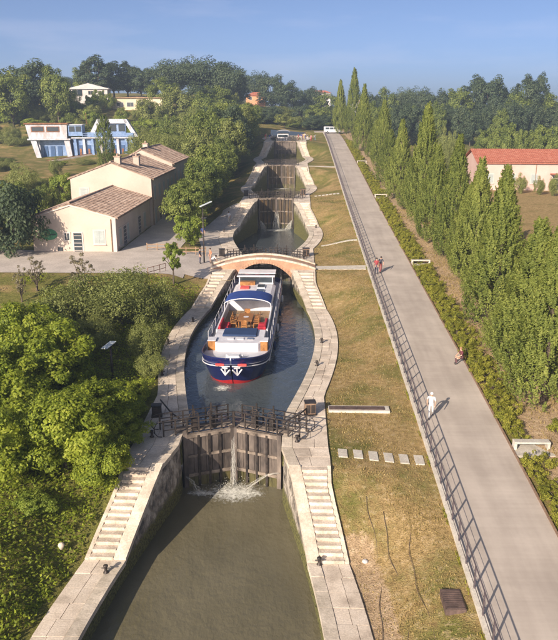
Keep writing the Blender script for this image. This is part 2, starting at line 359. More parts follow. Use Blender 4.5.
LM['olive'] = leafmat('leaf_olive_green', (0.105, 0.125, 0.036), (0.23, 0.26, 0.075), (0.36, 0.38, 0.13), 0.42)
LM['dark'] = leafmat('leaf_dark_green', (0.03, 0.05, 0.028), (0.068, 0.098, 0.048), (0.125, 0.15, 0.07), 0.28)
LM['cypress'] = leafmat('leaf_cypress_green', (0.08, 0.112, 0.024), (0.205, 0.245, 0.05), (0.36, 0.385, 0.095), 0.44)
LM['lime'] = leafmat('leaf_lime_green', (0.1, 0.145, 0.02), (0.215, 0.275, 0.04), (0.33, 0.38, 0.07), 0.38)
LM['shrub'] = leafmat('leaf_hedge_green', (0.095, 0.112, 0.015), (0.24, 0.245, 0.03), (0.39, 0.36, 0.06), 0.38)
LM['drygrass'] = leafmat('dry_grass_blades', (0.14, 0.12, 0.036), (0.33, 0.25, 0.095), (0.5, 0.38, 0.18), 0.3)
LM['grey'] = leafmat('leaf_thin_grey', (.10, .085, .05), (.19, .165, .10), (.28, .25, .16), .3)

# ------------------------------------------------------------------ terrain profiles
def tab(t):
    xs = [a for a, b in t]; ys = [b for a, b in t]
    return lambda x: float(np.interp(x, xs, ys))
GATES = [38.0, 80.0, 118.0, 153.0, 195.0]
END = 238.0
zq = tab([(0, 1.0), (29.5, 1.0), (34.6, 3.4), (66.4, 3.4), (74.2, 5.3), (105, 5.3), (113.5, 7.7), (141.5, 7.7), (149, 10.5), (184, 10.5), (191.5, 13.7), (400, 13.7)])
STAIRS = [(29.5, 34.6), (66.4, 74.2), (105, 113.5), (141.5, 149), (184, 191.5)]
def water_z(Y): return 0 if Y < 38 else 2.8 if Y < 118 else 5.85 if Y < 153 else 9.7 if Y < 195 else 12.9
def hw(Y):
    segs = [(2.0, 36.8), (41.0, 75.0), (84.0, 114.5), (122.0, 150.5), (157, 192.5), (199, 234)]
    for a, b in segs:
        if a < Y < b: return 2.95+2.3*math.sin(math.pi*(Y-a)/(b-a))
    return 2.95
def qo(Y):
    h = hw(Y); return max(5.55, h+1.85) if Y > 36 else max(5.6, h+1.95)
_rz = tab([(-20, .4), (20, 1.7), (38, 3.2), (75, 5.3), (115, 7.7), (150, 10.2), (195, 13.2), (215, 14.2), (240, 14.8), (400, 16)])
def rampz(Y): return sum(_rz(Y+d) for d in (-8, -4, 0, 4, 8))/5
left_near = tab([(-20, 1.6), (20, 2.0), (36, 3.3), (60, 3.8), (67, 5.0), (71, 5.6), (112, 5.6), (140, 7.6), (190, 11.5), (240, 15.5), (300, 20), (420, 23), (900, 26)])
left_far = tab([(-20, 2), (50, 3.5), (70, 5.5), (100, 6.2), (150, 8.2), (185, 9.6), (205, 11.2), (232, 17), (268, 24.5), (330, 28), (450, 31), (900, 34)])
field = tab([(-20, 1), (40, 4.6), (75, 7.2), (180, 7.8), (240, 10.5), (350, 13.5), (600, 16), (900, 18)])
def sstep(a, b, x):
    t = min(1, max(0, (x-a)/(b-a))); return t*t*(3-2*t)
def zt(X, Y):
    if X < 0:
        t = sstep(-32, -52, X); base = left_near(Y)*(1-t)+left_far(Y)*t
        e = -qo(Y)-X
        k = sstep(0, 4.5, e) if Y < 240 else 1
        z = (zq(Y)-.10)*(1-k)+base*k
        z += (1-sstep(0, 8, 8-e))*.5*math.sin(X*.23+1)*math.sin(Y*.17) * (0 if (-46 < X < -7 and 62 < Y < 130) else 1)
        return z
    o = qo(Y)
    if Y < 240:
        if X < 11.1:
            k = sstep(o, 11.1, X); return (zq(Y)-.10)*(1-k)+(rampz(Y)-.12)*k
        if X < 16.3: return rampz(Y)-.12
    r0 = rampz(Y)-.12
    if X < 24: return r0+.25*sstep(16.3, 20, X)+.12*math.sin(X*1.3)*math.sin(Y*.6)*sstep(17, 19, X)
    k = sstep(24, 34, X); return (r0+.25)*(1-k)+field(Y)*k+.25*math.sin(X*.11)*math.sin(Y*.09)*k

# ------------------------------------------------------------------ ground (one sheet with the canal cut open)
def build_ground():
    Ys = list(np.arange(-12, 120, .8))+list(np.arange(120, 240, 2.0))
    Ys2 = [240, 241, 244, 250, 258, 268, 280, 300, 320, 345, 380, 430, 500, 620, 800, 1100]
    sl = [0, .5, 1, 1.7, 2.5, 3.4, 4.5, 6, 8, 10, 12, 14.5, 17, 20, 24, 28, 33, 39, 46, 54, 63, 74, 90, 115, 160, 250, 450, 900]
    V = []; F = []; G = []; S = []
    def vert(X, Y):
        V.append((X, Y, zt(X, min(Y, 900)))); g, s = .5, 0.
        if X < 0: g = .85 if Y < 66 else .62
        elif X < 11.2:
            g = .40+.24*(sstep(110, 190, Y)); s = .36*(1-sstep(90, 150, Y))
            if Y < 30.5: s = max(s, 1-sstep(qo(Y)+.7, qo(Y)+1.5, X))
        elif X < 26: s = 1.0*sstep(16.9, 17.7, X)*(1-sstep(19.8, 21.2, X)); g = .5
        else: g = .22 if Y < 170 else .7
        if X < -30 and 130 < Y < 210: g = .58
        G.append(g); S.append(s); return len(V)-1
    rows = [[vert(-qo(Y)-s, Y) for s in sl] for Y in Ys+Ys2]
    for a, b in zip(rows, rows[1:]):
        for i in range(len(sl)-1): F.append((a[i], b[i], b[i+1], a[i+1]))
    def rightx(Y):
        o = qo(Y); return [o+(11.1-o)*t for t in (0, .1, .2, .3, .4, .5, .6, .7, .8, .9, 1)]+[16.3, 16.7, 17.2, 17.7, 18.2, 18.8, 19.4, 20, 21, 22.5, 24, 26, 29, 33, 38, 45, 55, 70, 90, 130, 200, 400, 900]
    rr = [[vert(x, Y) for x in rightx(Y)] for Y in Ys+Ys2]
    for a, b in zip(rr, rr[1:]):
        for i in range(len(a)-1): F.append((a[i], a[i+1], b[i+1], b[i]))
    k0 = len(Ys)
    for i in range(k0, len(Ys+Ys2)-1):
        F.append((rows[i][0], rr[i][0], rr[i+1][0], rows[i+1][0]))
    me = np_mesh('ground', V, F, M['ground'], True)
    for nm, d in (('green', G), ('straw', S)):
        a = me.attributes.new(nm, 'FLOAT', 'POINT'); a.data.foreach_set('value', np.array(d, np.float32))
    tag(link('ground', me), kind='structure')
build_ground()

# ------------------------------------------------------------------ water sheets
def build_water(y0, y1, name='water'):
    z = water_z((y0+y1)/2); ys = list(np.arange(y0, y1, .5))+[y1]
    def row(y):
        xs = np.linspace(-hw(y)-.25, hw(y)+.25, 13)
        lo = [y0 if y0 < 0 else y0+.55+1.15*max(0, 1-abs(x)/2.95) for x in xs]; hi = [y1 if y1 >= END else y1+.2+1.15*max(0, 1-abs(x)/2.95) for x in xs]
        return [(x, min(max(y, l), h), z) for x, l, h in zip(xs, lo, hi)]
    b = MB(); b.sheet([row(y) for y in ys]+[row(y1+2)])
    tag(b.build(name, M['water_sky_tint'] if y0 == 38 else M['water'], smooth=True), kind='structure')
for a, c in ((-12, 38), (38, 118), (118, 153), (153, 195), (195, END)): build_water(a, c)

# ------------------------------------------------------------------ lock walls: face, coping stones, paving slabs, steps
def build_lock_wall(side, y0, y1, label, slabs):
    t = empty('lock_wall', (side*hw(y0), y0, zq(y0)), label=label, cat='wall')
    bx, by, bz = t.location
    def L(p): return (p[0]-bx, p[1]-by, p[2]-bz)
    n = int((y1-y0)/.7)+1; ys = np.linspace(y0, y1, n)
    # face and bed
    V = []; Q = []; W = []
    for y in ys:
        h, o, z, w = hw(y), qo(y), zq(y), water_z(min(max(y, y0+.05), y1-.05))
        top = z-.22
        for x, zz in ((h, w-1.2), (h, w+.02), (h+.03, w+.55), (h+.06, w+.5*(top-w)+.2), (h+.10, top), (o, top), (o, top-1.6)):
            V.append(L((side*x, y, zz))); W.append(max(0, min(1, 1.25-(zz-w)/(1.15 if y0 < 79 else max(1.3, (top-w)*.95)))) if x < o else 0)
    k = 7
    for i in range(len(ys)-1):
        for j in range(k-1):
            q = (i*k+j, i*k+j+1, (i+1)*k+j+1, (i+1)*k+j); Q.append(q if side > 0 else q[::-1])
    b0 = len(V)-k; T = []
    for base in (0, b0):
        for j in range(1, k-1): T.append((base, base+j, base+j+1))
    me = np_mesh('wall_face', V, Q, M['wall'], False, T=T)
    a = me.attributes.new('wet', 'FLOAT', 'POINT'); a.data.foreach_set('value', np.array(W, np.float32))
    link('wall_face', me, t)
    def piece(name, xa0, xb0, xa1, xb1, ya, yb, za, zb, thick, mat, g=.012):
        """slab between xa..xb at ya (z za) and yb (z zb)"""
        dz = random.uniform(-.010, .010); ya += g; yb -= g
        b4 = [L((side*(xa0+g), ya, za-thick)), L((side*(xb0-g), ya, za-thick)), L((side*(xb1-g), yb, zb-thick)), L((side*(xa1+g), yb, zb-thick))]
        t4 = [L((side*(xa0+g), ya, za+dz)), L((side*(xb0-g), ya, za+dz)), L((side*(xb1-g), yb, zb+dz)), L((side*(xa1+g), yb, zb+dz))]
        MB().hexa(b4, t4).build(name, mat, t)
    st = [s for s in STAIRS if s[0] >= y0-.1 and s[1] <= y1+.1]
    cw = .62
    cuts = sorted({y0, y1, *[v for s in st for v in s]}); pos = []
    for a, b in zip(cuts, cuts[1:]):
        m = max(1, int(round((b-a)/(1.05 if slabs else 2.4)))); pos += [(a+(b-a)*i/m, a+(b-a)*(i+1)/m, any(s[0]-.01 <= a and b <= s[1]+.01 for s in st)) for i in range(m)]
    for a, b, instair in pos:
        ha, hb, oa, ob = hw(a)-.05, hw(b)-.05, qo(a), qo(b)
        za, zb = zq(a), zq(b)
        piece('coping_stone', ha, ha+cw, hb, hb+cw, a, b, za+(.10 if instair else .03), zb+(.10 if instair else .03), .26, M['coping'])
        if instair:
            piece('stair_border', oa-.22, oa, ob-.22, ob, a, b, za+.08, zb+.08, .4, M['coping'])
        elif slabs:
            mid = .5+random.uniform(-.12, .12); wa, wb = oa-ha-cw, ob-hb-cw
            piece('paving_slab', ha+cw, ha+cw+wa*mid, hb+cw, hb+cw+wb*mid, a, b, za, zb, .2, M['quay'])
            piece('paving_slab', ha+cw+wa*mid, oa, hb+cw+wb*mid, ob, a, b, za, zb, .2, M['quay'])
        else:
            piece('paving_slab', ha+cw, oa, hb+cw, ob, a, b, za, zb, .2, M['quay'])
    for a, b in st:
        ns = max(6, int(round((zq(b)-zq(a))/.172))); tr = (b-a)/ns; rs = (zq(b)-zq(a))/ns
        for i in range(ns):
            ya, yb = a+i*tr, a+(i+1)*tr+.05; z = zq(a)+(i+1)*rs
            ha, oa, hb, ob = hw(ya)-.05+cw, qo(ya)-.22, hw(yb)-.05+cw, qo(yb)-.22
            piece('step', ha, oa, hb, ob, ya, yb, z-.01, z-.01, rs+.12, M['step'], .01)
    return t
names = ['below the lower gates', 'beside the moored barge', 'around the empty basin behind the bridge', 'of the third basin up the flight', 'of the fourth basin up the flight', 'of the topmost basin']
bounds = [-6.0]+GATES+[END]
for i, nm in enumerate(names):
    for side, sn in ((-1, 'left'), (1, 'right')):
        build_lock_wall(side, bounds[i], bounds[i+1], 'pale stone lock wall and quay on the %s side %s' % (sn, nm), i < 3)
# sill walls under the gates and the end wall of the top basin
for i, g in enumerate(GATES):
    b = MB(); b.box(-2.9, 2.9, g+.1, g+1.6, water_z(g-1)-1.3, water_z(g-1)-.15)
    tag(b.build('gate_sill', M['wall']), 'submerged stone sill under gate pair %s of the flight' % ['one', 'two', 'three', 'four', 'five'][i], 'sill')
b = MB(); b.box(-7, 7, END+.02, END+2.0, 11, 13.72)
tag(b.build('head_wall', M['wall']), 'stone head wall closing the topmost basin', 'wall')

# ------------------------------------------------------------------ lock gates
def gate_leaf(sx, Yg, zb, zt_, waterz, wood, label, near):
    hinge = Vector((sx*2.93, Yg, 0)); apex = Vector((0, Yg+1.15, 0)); u = apex-hinge; Lx = u.length-.03
    t = empty('lock_gate', (hinge.x, hinge.y, zb), math.atan2(u.y, u.x), label, 'gate', 'mitre gate leaves of the lock flight')
    ds = 1 if sx > 0 else -1             # local y sign that faces downstream
    H = zt_-zb; wl_ = waterz-zb
    def Y(a, b): return (min(a*ds, b*ds), max(a*ds, b*ds))
    npl = 7 if near else 5; pw = (Lx-.5)/npl
    for i in range(npl):
        x0 = .25+i*pw
        MB().box(x0+.012, x0+pw-.012, *Y(.02, .13+random.uniform(0, .02)), wl_+.75, H-.12).build('plank', wood, t)
        MB().box(x0+.012, x0+pw-.012, *Y(.02, .13+random.uniform(0, .02)), -.4, wl_+.74).build('plank', M['gate_wet'], t)
    MB().box(0, .26, *Y(-.16, .22), -.4, H+.05).build('heel_post', M['gate_wood'], t)
    MB().box(Lx-.26, Lx, *Y(-.16, .22), -.4, H+.05).build('mitre_post', M['gate_wood'], t)
    levels = [(wl_+.78, .2), (H*.5+wl_*.5+.3, .16), (H-.12, .24)] if near else [(H*.55, .2), (H-.12, .22)]
    for z, hh in levels: MB().box(.262, Lx-.262, *Y(.0, .235), z-hh/2, z+hh/2).build('cross_beam', M['gate_beam'], t)
    for k in range(3 if near else 2):
        x = .26+(Lx-.52)*(k+1)/((3 if near else 2)+1)
        MB().box(x-.07, x+.07, *Y(.13, .255), .1, H-.1).build('iron_strap', M['iron'] if near else M['gate_beam'], t)
    wk = MB()
    for j in range(3): wk.box(-.3, Lx, *Y(-.18-.27*j, -.18-.27*j-.25), H-.01, H+.06)
    wk.build('walkway', M['gate_beam'], t)
    hr = MB(); npost = 7 if near else 5
    for yy in (.10, -1.0):
        for z in (.42, .72, 1.02): hr.bar((-1.15 if near else -.3, ds*yy, H+z), (Lx, ds*yy, H+z), .05 if near else .07, .05 if near else .07)
    rl = hr.build('handrail', M['iron'], t)
    for yy in (.10, -1.0):
        for k in range(npost):
            x = -1.1+(Lx+1.05)*k/(npost-1) if near else -.25+(Lx+.2)*k/(npost-1)
            MB().box(x-.04, x+.04, ds*yy-.04, ds*yy+.04, H+(.05 if x > 0 or abs(yy) < .5 else .02), H+1.05).build('railing_post', M['iron'], t)
    if near:
        for x in (.8, 1.9):
            MB().box(x-.16, x+.16, *Y(-.12, -.42), H+.06, H+.78).build('paddle_gearbox', M['iron'], t)
            MB().box(x-.04, x+.04, *Y(-.5, -.58), H-.4, H+1.5).build('paddle_rack', M['iron'], t)
            b = MB(); c = Vector((x, ds*-.27, H+.95))
            pts = [c+Vector((.27*math.cos(a), 0, .27*math.sin(a))) for a in np.linspace(0, 2*math.pi, 15)]
            b.tube(pts, .025, 5); b.bar(pts[0], pts[7], .03, .03); b.bar(pts[3], pts[10], .03, .03); b.build('crank_wheel', M['iron'], t)
        for yy in (.1, -1.0):
            MB().tube([(-1.15, ds*yy, H+1.02), (-1.45, ds*yy, H+.95), (-1.62, ds*yy, H+.7), (-1.62, ds*yy, H+.35), (-1.45, ds*yy, H+.1), (-1.2, ds*yy, H+.05)], .03, 6).build('curved_rail_end', M['iron'], t)
    return t
ords = ['lowest', 'second', 'third', 'fourth', 'topmost']
for i, g in enumerate(GATES):
    zb = water_z(g-1)-.9
    for sx, sn in ((-1, 'left'), (1, 'right')):
        gate_leaf(sx, g+.35, zb, zq(g)+.02, water_z(g-1), M['gate_wood'] if i == 0 else M['gate_amber'] if i in (2, 3) else M['gate_wood'],
                  '%s leaf of the %s pair of wooden lock gates with iron railings' % (sn, ords[i]), i < 3)

# leaking water and foam under gates
def falling_water(name, paths, rad, label, drops, spread, floor):
    b = MB(); r_ = random.Random(len(paths)+int(floor*10))
    for p0, v0 in paths:
        pts = []; rs = []; p = Vector(p0)
        for k in range(12):
            tt = k*.07*math.sqrt(max(.2, (p0[2]-floor))/2.4)
            q = Vector(p0)+Vector(v0)*tt+Vector((0, 0, -4.9*tt*tt))+Vector((r_.uniform(-1, 1), r_.uniform(-1, 1), 0))*.012*k
            if q.z < floor-.05: break
            pts.append(q); rs.append(rad*(.6+.09*k)*r_.uniform(.7, 1.3))
        if len(pts) > 1: b.tube(pts, rs, 5)
    for k in range(drops):
        pa = paths[r_.randrange(len(paths))]; q = Vector((r_.gauss(spread[0], spread[2]), r_.gauss(spread[1], spread[3]), floor+abs(r_.gauss(0, .28))))
        s = r_.uniform(.015, .04); b.lathe([(.001, -s), (s, 0), (.001, s)], q, 5)
    o = b.build(name, M['spray'], smooth=True); return tag(o, label, 'water', kind='stuff')
def foam(cx, cy, rx, ry, z, label):
    ys = np.linspace(-1, 1, 23); V = []; W = []
    for a in ys:
        for c in ys:
            d = math.hypot(a, c); V.append((cx+rx*c, cy+ry*a, z+.012+.05*max(0, 1-d)*random.random())); W.append(max(0, 1-d)**.7)
    Q = [(i*23+j, i*23+j+1, (i+1)*23+j+1, (i+1)*23+j) for i in range(22) for j in range(22)]
    me = np_mesh('foam', V, Q, M['foam'], True); at = me.attributes.new('wet', 'FLOAT', 'POINT'); at.data.foreach_set('value', np.array(W, np.float32))
    tag(link('foam', me), label, 'foam', kind='stuff')
rr_ = random.Random(3)
falling_water('leaking_water', [((rr_.uniform(-.1, .08), 39.15-.25, rr_.uniform(1.2, 3.1)), (rr_.uniform(-.16, .16), rr_.uniform(-.8, -.2), 0)) for _ in range(34)], .009, 'thin sheet of water leaking down the seam between the lowest gates', 160, (0, 38.2, .55, .35), 0)
falling_water('leaking_water', [((-2.75, 38.0, .85+rr_.uniform(-.06, .06)), (rr_.uniform(.9, 2.6), rr_.uniform(-1.1, -.3), .1)) for _ in range(8)], .010, 'short jet of water from the left foot of the lowest gates', 60, (-1.9, 37.6, .4, .25), 0)
falling_water('leaking_water', [((2.75, 38.0, 1.15+rr_.uniform(-.05, .05)), (rr_.uniform(-4.4, -3.4), rr_.uniform(-.5, -.2), .4)) for _ in range(8)], .009, 'long flat jet of water arcing from the right foot of the lowest gates', 60, (.9, 37.7, .45, .25), 0)
foam(0.1, 37.7, 2.1, 1.5, 0, 'white churned foam at the foot of the lowest gates'); foam(-1.7, 37.6, 1.3, .5, 0, 'thin foam streak by the left foot of the lowest gates'); foam(1.0, 37.6, 1.2, .5, 0, 'thin foam streak by the right foot of the lowest gates')
for sx, nm in ((-1, 'left'), (1, 'right')):
    falling_water('leaking_water', [((sx*2.7, 118.1, 3.6+rr_.uniform(-.3, .7)), (-sx*rr_.uniform(.6, 2.4), rr_.uniform(-1.6, -.6), 0)) for _ in range(40)], .03, 'white water spilling from the %s foot of the third gates' % nm, 80, (sx*1.7, 117, .5, .5), 2.8)
falling_water('leaking_water', [((rr_.uniform(-.3, .3), 118.9, rr_.uniform(3.2, 5.8)), (rr_.uniform(-.6, .6), rr_.uniform(-1.6, -.5), 0)) for _ in range(40)], .028, 'white water falling down the seam of the third gates', 90, (0, 117.6, .6, .4), 2.8)
foam(0, 116.6, 2.7, 1.9, 2.8, 'bright foam across the foot of the third gates')
foam(0, 151.6, 2.4, 1.4, 5.85, 'foam at the foot of the fourth gates')

# ------------------------------------------------------------------ road, kerb, edging, railing
ry = list(np.arange(-12, 240, 1.0))
b = MB(); b.sheet([[(x, y, rampz(y)) for x in (11.52, 12.6, 13.7, 14.8, 15.95)] for y in ry])
tag(b.build('road', M['road'], smooth=True), kind='structure')
b = MB()
b.sheet([[(11.14, y, rampz(y)-.3), (11.14, y, rampz(y)+.10), (11.40, y, rampz(y)+.10), (11.40, y, rampz(y)-.05)] for y in ry])
tag(b.build('kerb', M['concrete']), kind='structure')
b = MB(); b.sheet([[(15.95, y, rampz(y)-.05), (15.95, y, rampz(y)+.09), (16.04, y, rampz(y)+.09), (16.04, y, rampz(y)-.3)] for y in ry])
tag(b.build('road_edging', M['steel_edge']), kind='structure')
b = MB(); b.sheet([[(11.40, y, rampz(y)+.002), (11.52, y, rampz(y)+.002)] for y in ry]); tag(b.build('road_gutter', M['concrete']), kind='structure')
b = MB(); b.box(8.5, 24, 240, 252, 12, rampz(240)+.02); tag(b.build('road_head', M['road']), kind='structure')
t = empty('railing', (11.27, -8, rampz(-8)), label='long dark metal railing along the left edge of the road', cat='railing')
pm = MB().box(-.028, .028, -.045, .045, 0, 1.04).mesh('railing_post', M['rail'])
for k in range(int((225+8)/1.55)):
    y = -8+k*1.55; o = link('railing_post', pm, t, (0, y+8, rampz(y)+.1-rampz(-8)))
for z, r_ in ((1.06, .032), (.72, .011), (.42, .011), (.14, .016)):
    b = MB(); b.tube([(0, y+8, rampz(y)+.1+z-rampz(-8)) for y in list(np.arange(-8, 226, 6.0))], r_, 6); b.build('rail', M['rail'], t, smooth=True)

# ------------------------------------------------------------------ strip furniture: stepping stones, paths, covers, hoses
def slab_on(x0, x1, y0, y1, h=.06):
    zs = [zt(x, y) for x in (x0, x1) for y in (y0, y1)]
    z = lambda x, y: zt(x, y)+h
    return MB().hexa([(x0, y0, zt(x0, y0)-.12), (x1, y0, zt(x1, y0)-.12), (x1, y1, zt(x1, y1)-.12), (x0, y1, zt(x0, y1)-.12)],
                     [(x0, y0, z(x0, y0)), (x1, y0, z(x1, y0)), (x1, y1, z(x1, y1)), (x0, y1, z(x0, y1))])
def stones(n, x0, x1, yc, w, d, near, where):
    for i in range(n):
        x = x0+(x1-x0)*(i+.5)/n
        o = slab_on(x-w/2, x+w/2, yc-d/2+random.uniform(-.04, .04), yc+d/2, .06).build('stepping_stone', M['concrete'])
        tag(o, '%s rectangular concrete stepping stone from the quay, in the row %s' % (['first', 'second', 'third', 'fourth', 'fifth', 'sixth', 'seventh', 'eighth'][i], where), 'stepping stone', 'stepping stones '+where)
stones(6, 5.9, 11.0, 36.4, .5, .95, True, 'level with the lowest gates')
stones(7, 6.3, 10.6, 122.5, .45, .8, False, 'level with the third gates')
def path_strip(x0, x1, y0, y1, label, h=.05):
    b = MB(); xs = np.linspace(x0, x1, 8); b.sheet([[(x, y, zt(x, y)+h) for x in xs] for y in np.linspace(y0, y1, 4)])
    b.sheet([[(x, y0, zt(x, y0)+hh) for x in xs] for hh in (-.3, h)])
    tag(b.build('path', M['concrete']), kind='structure')
path_strip(5.6, 11.1, 75.6, 77.2, ''); path_strip(6.6, 11.1, 89, 89.6, ''); path_strip(5.6, 11.1, 152, 153.2, '')
p0 = atz(320, 412, 3.5); p1 = atz(366, 412, 3.7)
t = empty('steel_trench_cover', (7.5, 42.4, zt(7.5, 42.4)), label='long dark steel trench cover with pale concrete rim in the grass', cat='cover')
_zc = lambda x: (zt(5.9, 42.4)+(zt(9.6, 42.4)-zt(5.9, 42.4))*(x-5.9)/3.7)-zt(7.5, 42.4)+.14
def flat_piece(x0, x1, y0, y1, h, name, mat):
    MB().hexa([(x0-7.5, y0, -.4), (x1-7.5, y0, -.4), (x1-7.5, y1, -.4), (x0-7.5, y1, -.4)], [(x0-7.5, y0, _zc(x0)+h), (x1-7.5, y0, _zc(x1)+h), (x1-7.5, y1, _zc(x1)+h), (x0-7.5, y1, _zc(x0)+h)]).build(name, mat, t)
flat_piece(5.75, 9.6, -.42, .42, 0, 'concrete_rim', M['concrete'])
for i in range(4): flat_piece(5.8+i*.88, 5.8+i*.88+.865, -.26, .26, .03, 'steel_plate', M['cover'])
b = MB()
z0 = zt(10.35, 25.6)
t = empty('ground_grate', (10.3, 25.6, z0+.07), label='square brown metal grate in the grass beside the railing', cat='grate')
MB().box(-.42, .42, -.65, .65, -.2, .10).build('frame', M['cover'], t)
for k in range(9): MB().box(-.38, .38, -.6+k*.135, -.6+k*.135+.09, .101, .12).build('slat', M['cover'], t)
for k, x0 in enumerate((7.5, 8.3, 9.2)):
    b = MB(); b.tube([(x0+.18*math.sin(y*.7+k*2)+.06*math.sin(y*2.3), y, zt(x0, y)+.035) for y in np.arange(15, 33.5-k*1.2, .5)], .014, 5)
    tag(b.build('irrigation_hose', M['hose'], smooth=True), '%s black irrigation hose winding through the dry grass below the stepping stones' % ['leftmost', 'middle', 'rightmost'][k], 'hose', 'irrigation hoses')
b = MB(); b.lathe([(.10, 0), (.15, .04), (.14, .1), (.06, .15)], (7.05, 29.6, zt(7.05, 29.6)), 8)
tag(b.build('white_stone', M['white_wall']), 'small pale stone on the grass beside the right stairs', 'stone')

# ------------------------------------------------------------------ brick arch bridge
def build_bridge():
    t = empty('arch_bridge', (0, 76.4, 5.3), label='low brick arch footbridge over the canal behind the barge', cat='bridge')
    y0, y1 = 75.1, 77.7
    top = lambda x: 6.42-1.08*(abs(x)/5.6)**1.8
    bot = lambda x: 5.96-1.6*(abs(x)/3.05)**2.2 if abs(x) < 3.0 else 3.9
    xs = [-5.6, -4.8, -4.0, -3.0]+list(np.linspace(-2.98, 2.98, 25))+[3.0, 4.0, 4.8, 5.6]
    b = MB()
    for ya, flip in ((y0, 0), (y1, 1)): b.sheet([[(x, ya-76.4, bot(x)-5.3) for x in xs], [(x, ya-76.4, top(x)-5.3) for x in xs]])
    b.sheet([[(x, y-76.4, bot(x)-5.3) for x in xs] for y in (y0, y1)])
    b.build('brick_arch', M['brick'], t)
    b = MB(); b.sheet([[(x, y-76.4, top(x)-5.3) for x in xs] for y in (y0+.3, y1-.3)]); b.build('deck', M['deck_brick'], t)
    for ya in (y0-.05, y1-.29):
        for xa, xb in zip(np.linspace(-5.6, 5.6, 15), np.linspace(-5.6, 5.6, 15)[1:]):
            za, zb = top(xa)-5.3, top(xb)-5.3; g = .012
            MB().hexa([(xa+g, ya-76.4, za-.04), (xb-g, ya-76.4, zb-.04), (xb-g, ya+.34-76.4, zb-.04), (xa+g, ya+.34-76.4, za-.04)],
                      [(xa+g, ya-76.4, za+.16), (xb-g, ya-76.4, zb+.16), (xb-g, ya+.34-76.4, zb+.16), (xa+g, ya+.34-76.4, za+.16)]).build('coping_stone', M['coping'], t)
    for k in range(21):   # ring of voussoirs, slightly proud
        a, c = -2.9+5.8*k/21, -2.9+5.8*(k+1)/21; g = .02
        MB().hexa([(a+g, y0-.05-76.4, bot(a)-5.3), (c-g, y0-.05-76.4, bot(c)-5.3), (c-g, y0+.02-76.4, bot(c)-5.3), (a+g, y0+.02-76.4, bot(a)-5.3)],
                  [(a*1.04+g, y0-.05-76.4, bot(a)-5.3+.30), (c*1.04-g, y0-.05-76.4, bot(c)-5.3+.30), (c*1.04-g, y0+.02-76.4, bot(c)-5.3+.30), (a*1.04+g, y0+.02-76.4, bot(a)-5.3+.30)]).build('voussoir', M['brick'], t)
build_bridge()

